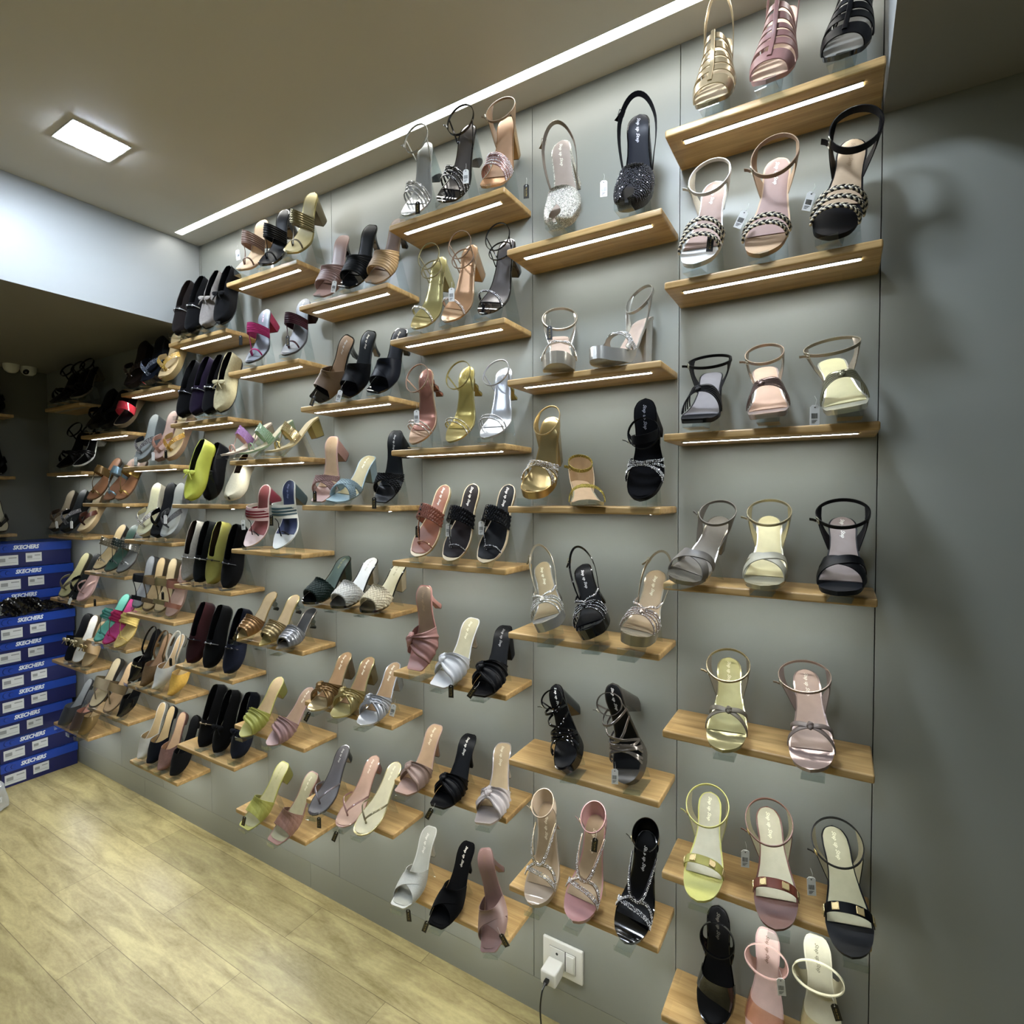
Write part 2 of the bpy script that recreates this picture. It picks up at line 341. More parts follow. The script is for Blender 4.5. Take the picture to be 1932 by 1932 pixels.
class Last:
    """the sole surface of one shoe standing on the ground, toe at the origin, heel towards +y"""
    def __init__(o, toe='r', hh=.07, pl=.006, L=.235, wm=.0395, bend=.004, k=1.0):
        o.L, o.hh, o.pl, o.k = L, hh, pl, k
        s = np.linspace(0, 1, 401); rise = hh - pl
        bump = sstep(.26, .52, s) * (1 - .72 * sstep(.74, .95, s))
        lo, hi = 0, 1.5
        for _ in range(40):
            m = (lo + hi) / 2
            if L * float(np.mean(np.sin(m * bump))) < rise: lo = m
            else: hi = m
        th = m * bump; ds = s[1] - s[0]
        o.s = s; o.th = th
        o.y = np.concatenate([[0], np.cumsum(np.cos((th[1:] + th[:-1]) / 2) * ds * L)])
        o.z = pl + np.concatenate([[0], np.cumsum(np.sin((th[1:] + th[:-1]) / 2) * ds * L)]) + .006 * (1 - sstep(0, .16, s)) ** 2
        xs, ws = WT[toe]; f = np.interp(s, xs, ws); ker = np.hanning(13); ker /= ker.sum()
        g = np.convolve(np.pad(f, 6, mode='edge'), ker, 'valid'); e = sstep(.0, .05, s) * (1 - sstep(.95, 1, s)); f = f * (1 - e) + g * e
        o.w = f * wm; o.c = bend * (np.sin(s * math.pi * 1.25 - .2) - .4 + .6 * s)
    def at(o, arr, s): return np.interp(s, o.s, arr)
    def P(o, s, t=0.):
        s = np.asarray(s, float); x = o.at(o.c, s) + np.asarray(t) * o.at(o.w, s); y, z = np.broadcast_arrays(o.at(o.y, s), x)[0], np.broadcast_arrays(o.at(o.z, s), x)[0]
        return np.stack([np.broadcast_to(x, y.shape), y, z], -1) * o.k
    def n(o, s):
        t = o.at(o.th, s); return np.stack([np.zeros_like(t), -np.sin(t), np.cos(t)], -1)
    def H(o, s): return np.interp(s, [0, .06, .15, .28, .42, .58, .75, 1], [.017, .021, .027, .036, .048, .056, .056, .050]) * o.k
    def surf(o, s, u, hf=1., off=0., wf=1.0):
        s, u = np.broadcast_arrays(np.asarray(s, float), np.asarray(u, float)); ph = u * math.pi / 2
        sx = np.sin(ph); cz = np.cos(ph); x = np.sign(sx) * np.abs(sx) ** .85 * (o.at(o.w, s) * wf * o.k + .0004)
        p = o.P(s, 0.); n = o.n(s); X = np.array([1., 0, 0]); out = sx[..., None] * X + cz[..., None] * n
        return p + x[..., None] * X + (o.H(s) * hf * np.clip(cz, 0, 1) ** .8)[..., None] * n + off * out, out
def smooth_path(pts, m):
    pts = np.asarray(pts, float); k = len(pts)
    if k == 2: return np.array([pts[0] + (pts[1] - pts[0]) * t for t in np.linspace(0, 1, m)])
    q = np.vstack([2 * pts[0] - pts[1], pts, 2 * pts[-1] - pts[-2]]); out = []
    for t in np.linspace(0, k - 1 - 1e-9, m):
        i = int(t); f = t - i; a, b, c, d = q[i:i+4]
        out.append(.5 * (2*b + (c - a)*f + (2*a - 5*b + 4*c - d)*f*f + (3*b - a - 3*c + d)*f**3))
    return np.array(out)
def ribbon(mb, P, out, hw, th=.0018, mi=0):
    T = np.gradient(P, axis=0); T /= np.linalg.norm(T, axis=1)[:, None] + 1e-12; Wd = np.cross(T, out); Wd /= np.linalg.norm(Wd, axis=1)[:, None] + 1e-12
    N = np.cross(Wd, T); hw = np.broadcast_to(np.asarray(hw, float), (len(P),))
    v = np.array([-1, -.8, 0, .8, 1.]); dz = np.array([-.35, 0, .12, 0, -.35]) * th
    O = P[:, None] + Wd[:, None] * (hw[:, None] * v)[..., None] + N[:, None] * (th + dz)[None, :, None]
    I = P[:, None] + Wd[:, None] * (hw[:, None] * v)[..., None] + N[:, None] * (dz * .0)[None, :, None]
    mb.slab(O, I, mi, mi); return N, Wd
class Shoe:
    def __init__(q, mw, k, toe, hh, pl, ht, so, ins, hm, i0, far=False, wm=.0395, inm=.0032, name='sandal'):
        q.mw, q.far = mw, far; o = q.o = Last(toe, hh, pl, k=k, wm=wm); q.k = k; q.root = empty(name, mw=mw); q.ht = ht
        ns = 26 if far else 40; nt = 5 if far else 9
        s = np.concatenate([[0, .006, .015, .028, .045], np.linspace(.07, .93, ns), [.955, .972, .985, .994, 1]]); t = np.linspace(-1, 1, nt)
        S, Tt = np.meshgrid(s, t, indexing='ij'); top = o.P(S, Tt)
        sh = .0052 if pl < .012 else .006; back = pl * .55 if pl > .012 else sh
        if ht == 'wedge': bot = top.copy(); bot[..., 2] = 0; bot[..., 0] = o.P(S, Tt * .94)[..., 0]; bot[..., 2] += .006 * k * (1 - sstep(0, .1, S)) ** 2
        elif ht == 'flat': bot = o.P(S, Tt * .97); bot[..., 2] -= (max(pl, .006) * k - .0003); bot[..., 2] += .0 
        else:
            th = np.where(s < .3, o.at(o.z, s) - .006 * (1 - sstep(0, .16, s)) ** 2 * .9, 0); f = sstep(.3, .44, s); th = (pl * (1 - f) + sh * f) * k
            bot = o.P(S, Tt * .96) - o.n(s)[:, None] * th[:, None, None]
        q.bot = bot[:, nt // 2] ; q.bs = s
        b = MB(); b.slab(top, bot); q.add(b, 'sole', so)
        if ins:   # footbed pad
            s = np.concatenate([[i0, i0 + .008, i0 + .02], np.linspace(i0 + .04, .94, 18 if far else 30), [.958, .97, .978, .983]]); S, Tt = np.meshgrid(s, t, indexing='ij')
            w = o.at(o.w, s); f = np.clip((w - inm - .0 * s) / (w + 1e-6), .02, 1); f[-1] *= .55; f[-2] *= .85
            if i0 < .1: f[0] *= .5; f[1] *= .8
            A = o.P(S, Tt * f[:, None]); nn = o.n(s)[:, None]; rim = (1 - np.abs(Tt) ** 6)[..., None]
            b = MB(); b.slab(A + nn * (.0004 + .0016 * rim), A - nn * .0005); q.ins = q.add(b, 'insole', ins)
        hm = hm or so
        if ht not in ('wedge', 'flat'): q.heel(ht, hm)
        elif ht == 'flat' and hh > .012: q.heel('block', hm)
    def add(q, mb, name, mats, par=None, smooth=True, ang=38):
        ob = mb.build(name, mats, None, None, smooth, ang)
        if ob is None: return None
        ob.parent = par or q.root; return ob
    def heel(q, ht, hm):
        o, k = q.o, q.k; s0 = {'block': .78, 'thin': .84, 'flare': .80, 'cyl': .84, 'spool': .86, 'kit': .84, 'chunk': .72, 'clear': .82}.get(ht, .8)
        s = np.linspace(s0, .998, 9); L = o.P(s, -.93); R = o.P(s, .93)[::-1]; ring = np.concatenate([L, R]); ring[:, 2] -= .0035 * k
        m = 4; fr = np.array([R[-1] + (L[0] - R[-1]) * t for t in np.linspace(0, 1, m + 2)[1:-1]]); fr[:, 2] -= .0035 * k; ring = np.concatenate([ring, fr])
        c0 = ring.mean(0); yb = o.P(1.)[1]
        sc, cy, cx = {'block': (.86, .0, 1.0), 'thin': (.2, .012, 1), 'flare': (.66, .006, .95), 'cyl': (.8, .0, 1), 'spool': (.42, .0, 1), 'kit': (.32, -.004, 1), 'chunk': (.9, .004, 1), 'clear': (.8, .0, 1)}[ht]
        nl = 12; V = []; lvl = []
        for j in range(nl + 1):
            f = j / nl
            if ht == 'thin': g = 1 - (1 - sc) * (1 - (1 - f) ** 2.2)
            elif ht == 'kit': g = 1 - (1 - sc) * (1 - (1 - f) ** 2.8) + .10 * f ** 4
            elif ht == 'flare': g = 1 - (1 - .55) * math.sin(min(1, f * 1.4) * math.pi / 2) + .22 * max(0, f - .45)
            elif ht == 'spool': g = .42 * (1 + .28 * math.cos(f * math.pi * 6))
            elif ht == 'cyl': g = .82
            else: g = 1 - (1 - sc) * f
            c = c0.copy(); c[2] = c0[2] * (1 - f); c[1] += cy * k * f
            d = ring - c0; p = np.empty_like(ring); p[:, 0] = c[0] + d[:, 0] * g; p[:, 1] = c[1] + d[:, 1] * g * (1 if ht != 'thin' else .9); p[:, 2] = ring[:, 2] * (1 - f)
            V.append(p)
        n = len(ring); V = np.array(V); F = [(j*n+i, j*n+(i+1) % n, (j+1)*n+(i+1) % n, (j+1)*n+i) for j in range(nl) for i in range(n)]
        F += [tuple(range(n-1, -1, -1)), tuple(nl*n+i for i in range(n))]
        b = MB(); b.add(V.reshape(-1, 3), F); h = q.add(b, 'heel', hm, ang=50)
        p = V[-1]; p2 = p.copy(); c = p.mean(0); p = c + (p - c) * .99; p2 = c + (p2 - c) * .97; p[:, 2] = .0; p2[:, 2] = -.0022 * k
        b = MB(); b.add(np.concatenate([p, p2]), [(i, (i+1) % n, n+(i+1) % n, n+i) for i in range(n)] + [tuple(range(n-1, -1, -1)), tuple(n+i for i in range(n))]); q.add(b, 'heel_tip', 'W15151a', h)
    # ---- uppers
    def band(q, mat, s0, s1, b0, b1=None, hf=1., name='strap', pat=None, lining=None, pin=0., pu=0., um=1.0, th=.0017, wf=1.0):
        o = q.o; b1 = b0 if b1 is None else b1; nu = 20 if q.far else 32; nv = 4
        if pat in ('weave', 'braid', 'gem', 'glit', 'rib', 'pleat', 'metalrib', 'croc'): nu, nv = (36, 12) if q.far else (90, 32)
        u = np.linspace(-um, um, nu + 1); v = np.linspace(-1, 1, nv + 1); U, Vv = np.meshgrid(u, v, indexing='ij'); f = (U + 1) / 2
        cs = s0 + (s1 - s0) * f; hb = (b0 + (b1 - b0) * f) / 2 / .235
        if pin: hb = hb * (1 - pin * np.exp(-((U - pu) / .3) ** 2))
        S = np.clip(cs + Vv * hb, .002, .998); off = np.full(S.shape, th * q.k)
        if pat == 'rib': off += .0024 * np.abs(np.cos(Vv * math.pi * 4))
        elif pat == 'metalrib': off += .0026 * np.abs(np.cos(Vv * math.pi * 3)) ** .7
        elif pat == 'pleat': rr_ = np.clip(np.abs(U - pu), .0, 1); off += .0016 + .0026 * np.sin(Vv * (9 + 3 * np.sign(U - pu)) + 1.5 * U) * np.clip(1.25 - rr_ * .6, .3, 1) + .0012 * np.sin(Vv * 21 + U * 4)
        elif pat in ('weave', 'braid'):
            ka, kb = (6.0, 2.6) if pat == 'weave' else (9.0, 1.6); p_, q_ = U * ka + Vv * kb, U * ka - Vv * kb
            ev = (np.floor(p_) + np.floor(q_)) % 2 == 0; off += .0038 * np.where(ev, np.abs(np.sin(math.pi * p_)), np.abs(np.sin(math.pi * q_))) ** .7
        elif pat in ('glit',): off += RNG.random(off.shape) * .0011
        elif pat == 'croc': off += .0015 * np.abs(np.sin(U * 13 + Vv) * np.sin(Vv * 6 + U * 3)) ** .3
        off = off + .0 * Vv; Q, _ = o.surf(S, U, hf, 0, wf); Oo = o.surf(S, U, hf, 0, wf)[0] + o.surf(S, U)[1] * off[..., None]
        b = MB(); b.slab(Oo, Q, 0, 1 if lining else 0); ob = q.add(b, name, [mat, lining] if lining else mat, ang=180 if pat in ('rib', 'pleat', 'metalrib', 'weave', 'braid') else 38, smooth=pat != 'glit')
        if pat == 'gem': q.stones(Oo[::3, ::4].reshape(-1, 3), o.surf(S, U)[1][::3, ::4].reshape(-1, 3), par=ob)
        return ob
    def stones(q, P, N, r=.0017, mat='Rf2f2f6', par=None):
        b = MB()
        for p, n in zip(P, N): b.gem(p + n * .0002 + RNG.normal(0, .0004, 3), n, r * (.8 + .4 * RNG.random()))
        q.add(b, 'rhinestone_trim', getattr(q, 'gemmat', mat), par, smooth=False)
    def srib(q, mat, pts, hw, fin=None, name='strap', th=.0018, m=None, par=None):
        """strap through control points (s, u, height factor)"""
        m = m or (16 if q.far else 30); c = smooth_path(pts, m); c[:, 0] = np.clip(c[:, 0], .004, .996); P, out = q.o.surf(c[:, 0], np.clip(c[:, 1], -1, 1), np.clip(c[:, 2], 0, 3))
        if fin == 'cord':
            b = MB(); T = np.arange(len(P)) / len(P) * len(P) * 1.1; b.tube(P + out * hw, hw * (1 + .18 * np.sin(T * 3)), 7); ob = q.add(b, name, mat, par, ang=180); N = out
        else:
            b = MB(); N, Wd = ribbon(b, P, out, hw, th); ob = q.add(b, name, mat, par); hw = float(np.max(hw))
        if fin in ('gem', 'gemc'):
            L = np.linalg.norm(np.diff(P, axis=0), axis=1); A = np.concatenate([[0], np.cumsum(L)]); st = .0048 if q.far else .0034; k = max(3, int(A[-1] / st)); rows = max(1, int(hw * 2 / .0034))
            t = np.linspace(0, A[-1], k); PP = np.stack([np.interp(t, A, P[:, i]) for i in range(3)], -1); NN = np.stack([np.interp(t, A, N[:, i]) for i in range(3)], -1); WW = np.stack([np.interp(t, A, Wd[:, i]) for i in range(3)], -1)
            pp = []; nn = []
            for r_ in range(rows):
                d = (r_ - (rows - 1) / 2) * .0034; pp += list(PP + WW * d + NN * th); nn += list(NN)
            q.stones(pp, nn, .0017 if not q.far else .0022, par=ob)
        return ob
    def rope(q, mats, pts, r=.0045, name='braided_strap'):
        """two-tone plaited cord across the foot"""
        c = smooth_path(pts, 26 * 2); P, out = q.o.surf(c[:, 0], c[:, 1], c[:, 2]); T = np.gradient(P, axis=0); T /= np.linalg.norm(T, axis=1)[:, None]; Wd = np.cross(T, out); b = MB()
        for i in range(1, len(P) - 1, 2):
            for sd in (-1, 1):
                a = T[i] * .86 + Wd[i] * sd * .5; a /= np.linalg.norm(a); w = np.cross(a, out[i]); mi = (i // 2) % 2 if sd > 0 else (i // 2 + 1) % 2
                b.ell(P[i] + out[i] * r * .6 + Wd[i] * sd * r * .5, [a * r * 1.25, w * r * .52, out[i] * r * .62], mi, 7, 5)
        q.add(b, name, mats, ang=180)
    def xband(q, mat, s0=.17, s1=.36, w=.03, lining=None, fin=None, hf=1.):
        a = q.wide(mat, s1, s0, w, hf, lining, fin); b = q.wide(mat, s0, s1, w, hf * 1.06, lining, fin); return b
    def wide(q, mat, s0, s1, w, hf=1., lining=None, fin=None, name='strap'): return q.band(mat, s0, s1, w, w, hf, name, fin, lining)
    def knot(q, mat, s, u=0., size=.011, hf=1., name='knot', st=1.25):
        P, out = q.o.surf(np.array([s]), np.array([u]), hf); P, out = P[0], out[0]; T = q.o.P(min(s + .02, 1.)) - q.o.P(s); T /= np.linalg.norm(T); w = np.cross(T, out); b = MB()
        b.ell(P + out * size * .25, [T * size * st, w * size * .8, out * size * .62], 0, 28, 14, lambda th, ph: .07 * math.sin(5 * ph + 3 * th))
        b.ell(P + out * size * .45, [(T * .5 + w * .85) * size * .95, (w * .5 - T * .85) * size * .5, out * size * .6], 0, 20, 10, lambda th, ph: .06 * math.sin(4 * ph + 2 * th))
        return q.add(b, name, mat, ang=180)
    def bow(q, mat, s, u=0., size=.016, hf=1.):
        P, out = q.o.surf(np.array([s]), np.array([u]), hf); P, out = P[0], out[0]; T = q.o.P(min(s + .02, 1.)) - q.o.P(s); T /= np.linalg.norm(T); w = np.cross(T, out); b = MB()
        for sd in (-1, 1):
            b.ell(P + out * size * .35 + w * sd * size * .62 + T * .1 * size, [w * size * .62, T * size * .42, out * size * .22], 0, 12, 8, lambda th, ph: .1 * math.sin(3 * ph))
            b.tube([P + out * size * .4, P + out * size * .38 + w * sd * size * .5 - T * size * .6, P + out * size * .2 + w * sd * size * .8 - T * size * 1.1], size * .09, 5)
        b.ell(P + out * size * .42, [w * size * .18, T * size * .28, out * size * .26], 0, 10, 7); return q.add(b, 'bow', mat, ang=180)
    def bit(q, mat, s, hf=1.02, um=.62, r=.0016):
        c = np.linspace(-um, um, 15); P, out = q.o.surf(np.full(15, s), c, hf); b = MB(); b.tube(P + out * .004, r, 6)
        for i in (5, 9): b.ell(P[i] + out[i] * .0045, [[.0045, 0, 0], [0, .0045, 0], [0, 0, .003]], 0, 8, 6)
        return q.add(b, 'metal_bit', mat)
    def ankle(q, mat, hw=.004, sc=.86, zc=.052, rx=.036, ry=.043, tilt=0.15, buckle='Mc9c4b0', counter=None, cs=.66, full=False, yo=0., xo=0., lining=None):
        o, k = q.o, q.k; n = 28 if q.far else 48; a = np.linspace(0, 2 * math.pi, n + 1)[:-1]; c = o.P(sc) + np.array([xo, yo, zc]) * k
        ca, sa = np.cos(a), np.sin(a); ct, st = math.cos(tilt), math.sin(tilt)
        P = c + np.stack([rx * ca, ry * sa * ct, ry * sa * st], -1) * k; upv = np.array([0, -st, ct]); out = np.stack([ca / rx, sa / ry * ct, sa / ry * st], -1); out /= np.linalg.norm(out, axis=1)[:, None]
        v = np.array([-1, 0, 1.]) * hw; idx = list(range(n)) + [0]
        O = (P[idx][:, None] + upv * v[None, :, None] + out[idx][:, None] * .0009); I = (P[idx][:, None] + upv * v[None, :, None] - out[idx][:, None] * .0009)
        b = MB(); b.slab(O, I); ob = q.add(b, 'ankle_strap', mat)
        if counter and full:
            m = 19; f = np.linspace(-1, 1, m); s = 1 - (1 - cs) * np.abs(f) ** 1.2; B = o.P(np.clip(s, 0, .998), np.sign(f) * .98); an = math.pi / 2 - f * math.radians(100)
            Tt = c + np.stack([rx * np.cos(an), ry * np.sin(an) * ct, ry * np.sin(an) * st], -1) * k + upv * (-hw * .6)
            vv = np.linspace(0, 1, 7) ** .9; G = B[:, None] + (Tt - B)[:, None] * vv[None, :, None]; bul = np.sin(vv * math.pi) * .003
            oo = np.stack([np.cos(an), np.sin(an), 0 * an], -1); G = G + oo[:, None] * bul[None, :, None]
            b = MB(); b.slab(G + oo[:, None] * .0009, G - oo[:, None] * .0008, 0, 1 if lining else 0); q.add(b, 'heel_counter', [counter, lining] if lining else counter)
        elif counter:
            for sg in (-1, 1):
                f = np.linspace(0, 1, 9); s = cs - .05 + .15 * f; B = o.P(s, sg * .99); an = math.radians(-26) + f * math.radians(62); an = an if sg > 0 else math.pi - an
                Tt = c + np.stack([rx * np.cos(an), ry * np.sin(an) * ct, ry * np.sin(an) * st], -1) * k
                vv = np.linspace(0, 1, 8); pinch = 1 - .45 * np.sin(vv * math.pi) ; G = B[:, None] + (Tt - B)[:, None] * vv[None, :, None]; G = G.mean(0)[None] + (G - G.mean(0)[None]) * pinch[None, :, None]
                oo = np.array([sg, 0, 0.]); G = G + oo * (np.sin(vv * math.pi) * .004)[None, :, None]; b = MB(); b.slab(G + oo * .0008, G - oo * .0008, 0, 1 if lining else 0); q.add(b, 'side_strap', [counter, lining] if lining else counter)
        else:
            for sg in (-1, 1):
                B = o.P(sc - .04, sg * .98); Tp = c + np.array([sg * rx, 0, 0]) * k; pts = np.linspace(0, 1, 8)[:, None] * (Tp - B) + B; b = MB(); ribbon(b, pts, np.tile([sg * 1., 0, 0], (8, 1)), hw * .95, .0015); q.add(b, 'strap', mat)
        if buckle:
            i = n // 2 + n // 12; p = P[i]; t = P[i+1] - P[i-1]; t /= np.linalg.norm(t); b = MB(); w = hw + .0022; e = .0045
            cs_ = [p + out[i] * .002 + t * x + upv * y for x, y in ((-e, -w), (e, -w), (e, w), (-e, w), (-e, -w))]; b.tube(cs_, .0009, 6); b.tube([cs_[0] * .5 + cs_[3] * .5, cs_[1] * .5 + cs_[2] * .5], .0007, 5)
            q.add(b, 'buckle', buckle, ob, ang=60)
            e = P[i] + out[i] * .004; b = MB(); ribbon(b, np.array([e, e - t * .006 + out[i] * .003, e - t * .011 + out[i] * .008]), np.tile(out[i], (3, 1)), hw * .85, .0012); q.add(b, 'strap_end', mat, ob)
        return ob
    def sling(q, mat, hw=.0035, s=.45, zb=.05, wx=.034, yb=.012, fin=None, z0=.5, buckle=None):
        o, k = q.o, q.k; a = np.linspace(0, math.pi, 30); p0 = o.P(s); pb = o.P(1.0) + np.array([0, yb, zb]) * k; zz = o.H(s) * z0
        w0 = float(o.at(o.w, s)) * k; wm_ = w0 + (wx * k - w0) * np.clip(np.sin(a) * 1.6, 0, 1) ** .7
        P = np.stack([p0[0] + wm_ * np.cos(a) * (1 + .10 * np.sin(a)), p0[1] + (pb[1] - p0[1]) * np.sin(a) ** .8, p0[2] + zz * np.sin(a) ** .3 + (pb[2] - p0[2] - zz) * np.sin(a) ** 1.15], -1)
        out = np.stack([np.cos(a), np.sin(a), 0 * a - .1], -1); b = MB(); N, Wd = ribbon(b, P, out, hw, .0016); ob = q.add(b, 'slingback_strap', mat)
        if fin: q.stones(list(P[::1] + N * .0016), list(N), .0017, par=ob)
        if buckle:
            p, t = P[21], P[22] - P[20]; t /= np.linalg.norm(t); w = Wd[21]; b = MB(); e = .005; cs_ = [p + N[21] * .0025 + t * x * e + w * y * (hw + .002) for x, y in ((-1, -1), (1, -1), (1, 1), (-1, 1), (-1, -1))]; b.tube(cs_, .0009, 6); q.add(b, 'buckle', buckle, ob)
            e = p + N[21] * .003; b = MB(); ribbon(b, np.array([e, e + t * .008 + N[21] * .005, e + t * .016 + N[21] * .012]), np.tile(N[21], (3, 1)), hw * .85, .0012); q.add(b, 'strap_end', mat, ob)
        return ob
    def closed(q, mat, lin, so=.42, a0=.22, a1=.52, kind='shoe', hf=1., peep=0., fin=None, sx=.0, name='upper'):
        o = q.o; nu, nv = (26, 18) if q.far else (44, 30)
        if fin in ('gem', 'glit'): nu, nv = 60, 60
        u = np.linspace(-1, 1, nu + 1); v = np.linspace(0, 1, nv + 1); U, V = np.meshgrid(u, v, indexing='ij'); a = np.abs(U)
        if kind == 'mule': se = so + sx * a ** 2 + .0 * a
        else: se = so + (.997 - so) * sstep(a0, a1, a)
        ss = .004 + peep * np.clip(1 - a / .42, 0, 1) ** .8 if peep else .004
        S = ss + (se - ss) * V ** (1. if kind == 'mule' else .9); th = .0016 + (RNG.random(S.shape) * .001 if fin == 'glit' else 0)
        if kind == 'moc': th = th + .0012 * np.exp(-((np.hypot(U / .62, (S - .30) / .26) - 1) / .07) ** 2)
        bulge = 1 + .05 * np.sin(np.clip(a, 0, 1) * math.pi); Q, out = o.surf(S, U, hf * (.92 + .08 * (S < 2)), 0, 1.03); O = Q + out * np.broadcast_to(th, S.shape)[..., None]
        b = MB(); b.slab(O, Q, 0, 1); ob = q.add(b, name, [mat, lin or mat], ang=60, smooth=fin != 'glit')
        if fin == 'gem':
            m = (S > .03); P = O[::1, ::1][m[::1, ::1]]; N = out[m]; q.stones(P[::3], N[::3], .0014, par=ob)
        return ob
    def letter(q, mat='Md8bb6a', s=.94, size=.0105, par=None):
        if q.far: return
        v, f = text_mesh('Step up Step', .35, .022, 1); W_ = v[:, 0].max(); sc = size / 1.0; L = W_ * sc / (q.o.L)
        ss = s - v[:, 0] / W_ * min(L, .36); wv = q.o.at(q.o.w, ss); lat = (v[:, 1] - .3) * sc
        P = q.o.P(ss, lat / np.maximum(wv, .004)) + q.o.n(ss) * .0027; b = MB(); b.add(P, f); q.add(b, 'insole_lettering', mat, getattr(q, 'ins', None), smooth=False)
    def tagc(q, kind, pos, rot=0., yaw=.3):
        """card price tag hanging at a world position (its centre)"""
        b = MB(); w, h = (.0065, .0165) if kind == 'b' else (.0075, .0175); c = .0035
        pr = [(-w, -h), (w, -h), (w, h - c), (w - c, h), (-w + c, h), (-w, h - c)]; n = 6; V = [(x, y, z) for z in (.0006, -.0006) for x, y in pr]
        b.add(V, [tuple(range(n)), tuple(range(2*n-1, n-1, -1))] + [(i, n+i, n+(i+1) % n, (i+1) % n) for i in range(n)])
        Rm = Matrix.Translation(pos) @ Matrix.Rotation(yaw, 4, 'Z') @ Matrix.Rotation(math.pi/2, 4, 'X') @ Matrix.Rotation(rot, 4, 'Z'); L = q.mw.inverted() @ Rm
        def put(mb, name, mat, par):
            ob = mb.build(name, mat, None, None, False); ob.parent = par; ob.matrix_local = L if par is q.root else Matrix(); return ob
        ob = put(b, 'hang_tag', 'W0b0b0c' if kind == 'b' else 'We6e6e2', q.root); tag(ob, 'black hang tag with gold lettering' if kind == 'b' else 'white price tag with a barcode')
        b = MB(); th = np.linspace(0, 2*math.pi, 9)[:-1]; b.add([(.0014*math.cos(t), h - .0042 + .0014*math.sin(t), .0009) for t in th], [tuple(range(8))]); put(b, 'eyelet', 'Wcfcfcf' if kind == 'b' else 'W333333', ob)
        b = MB(); b.tube([(0, h - .004, .0008), (.002, h + .008, .003), (.0, h + .016, -.002)], .0003, 4); put(b, 'string', 'Wc9c9c4', ob)
        if q.far: return
        if kind == 'b':
            v, f = text_mesh('Step up Step', .35, .022, 1); sc = .021 / v[:, 0].max(); b = MB(); b.add([(y * sc * .95 - .0004, .0085 - x * sc, .0010) for x, y, z in v], f); b.box(-.0036, -.0033, -.012, .006, .0006, .0009); put(b, 'gold_lettering', 'Wa08a4c', ob)
        else:
            b = MB(); x = -.0052
            for i in range(9):
                d = .0003 + .0005 * RNG.random(); b.box(x, x + d, -.006, .003, .0006, .0009); x += d + .0006
            for i in range(3): b.box(-.005, .004 - .002 * i, -.0095 - .0022*i, -.0087 - .0022*i, .0006, .0009)
            put(b, 'barcode', 'W222222', ob)
def pose(T, Hh, hh, pl, yaw, toe='r', wm=.0395):
    """matrix taking a standing shoe to its tilted place: toe at T, back of footbed at Hh"""
    o = Last(toe, hh, pl, wm=wm); c = np.array([0, o.y[-1], o.z[-1]]); d = np.array(Hh) - np.array(T); k = np.linalg.norm(d) / np.linalg.norm(c)
    a = d / np.linalg.norm(d); X = np.array([math.cos(yaw), math.sin(yaw), 0]); X = X - a * (X @ a); X /= np.linalg.norm(X); N = np.cross(X, a); cn = c / np.linalg.norm(c)
    A = np.stack([X, a, N], 1); B = np.stack([[1, 0, 0], cn, [0, -cn[2], cn[1]]], 1); R = A @ B.T
    m = Matrix([[*R[i], T[i]] for i in range(3)] + [[0, 0, 0, 1]]); return m, k
def stand(T, sole, zs, label, wdt=.019, card=None):
    """clear acrylic easel: front lip, sloping rest under the sole, back leg"""
    T = np.array(T); X = sole['X']; A = sole['A']; N = sole['N']
    # direction across the shelf that the easel runs in
    f = np.array([A[0], A[1], 0]); nf = np.linalg.norm(f); f = f / nf if nf > 1e-3 else np.array([0, 1., 0]); w = np.array([-f[1], f[0], 0]); w = -w
    tb = sole['toe']; ap = sole['apex']; bl = sole['ball']; z0 = zs + .0011
    d = bl - ap; t = (z0 - ap[2]) / min(d[2], -1e-4); base = ap + d * t if 0 < t < 6 else np.array([tb[0], tb[1] + .02, z0])
    foot = tb - f * (sole['pl'] * 1.0 + .0065); foot[2] = z0
    if (base - foot) @ f < .012: base = ap + f * .010 - N * .006
    base[2] = z0 + .0012 + abs(X[2]) * wdt; bk_z = z0 + .0012 + abs(X[2]) * wdt; lip = foot.copy(); lip[2] = max(tb[2] + .008, z0 + .012); lip -= f * .001
    yb = min(-.006, ap[1] + .035); t = (yb - ap[1]) / max(f[1], .2); bk = ap + f * min(max(t, .012), .05); bk[1] = min(bk[1], -.005 - abs(X[1]) * wdt); bk[2] = bk_z
    b = MB()
    Xw = X.copy()
    def strip(p, n_out, wd=wdt, th=.0016, ww=None):
        p = np.array(p); w_ = np.array([w] * len(p) if ww is None else ww); T_ = np.gradient(p, axis=0); T_ /= np.linalg.norm(T_, axis=1)[:, None]; nn = np.cross(T_, w_); nn /= np.linalg.norm(nn, axis=1)[:, None]; O = np.stack([p + w_ * wd, p - w_ * wd], 1); b.slab(O + nn[:, None] * th / 2, O - nn[:, None] * th / 2)
    strip([lip, lip * .5 + foot * .5, foot], 0); strip([foot, np.array([base[0], base[1], z0])], 0)
    strip([base + np.array([0, 0, .0003]), base * .5 + ap * .5, ap], 0, wdt * .95, ww=[Xw, Xw, Xw]); strip([ap, ap * .5 + bk * .5, bk], 0, wdt * .95, ww=[Xw, Xw, Xw])
    o = b.build('acrylic_stand', 'Cf3f7f8', smooth=False); return tag(o, label, 'display stand', 'clear acrylic shoe stands')
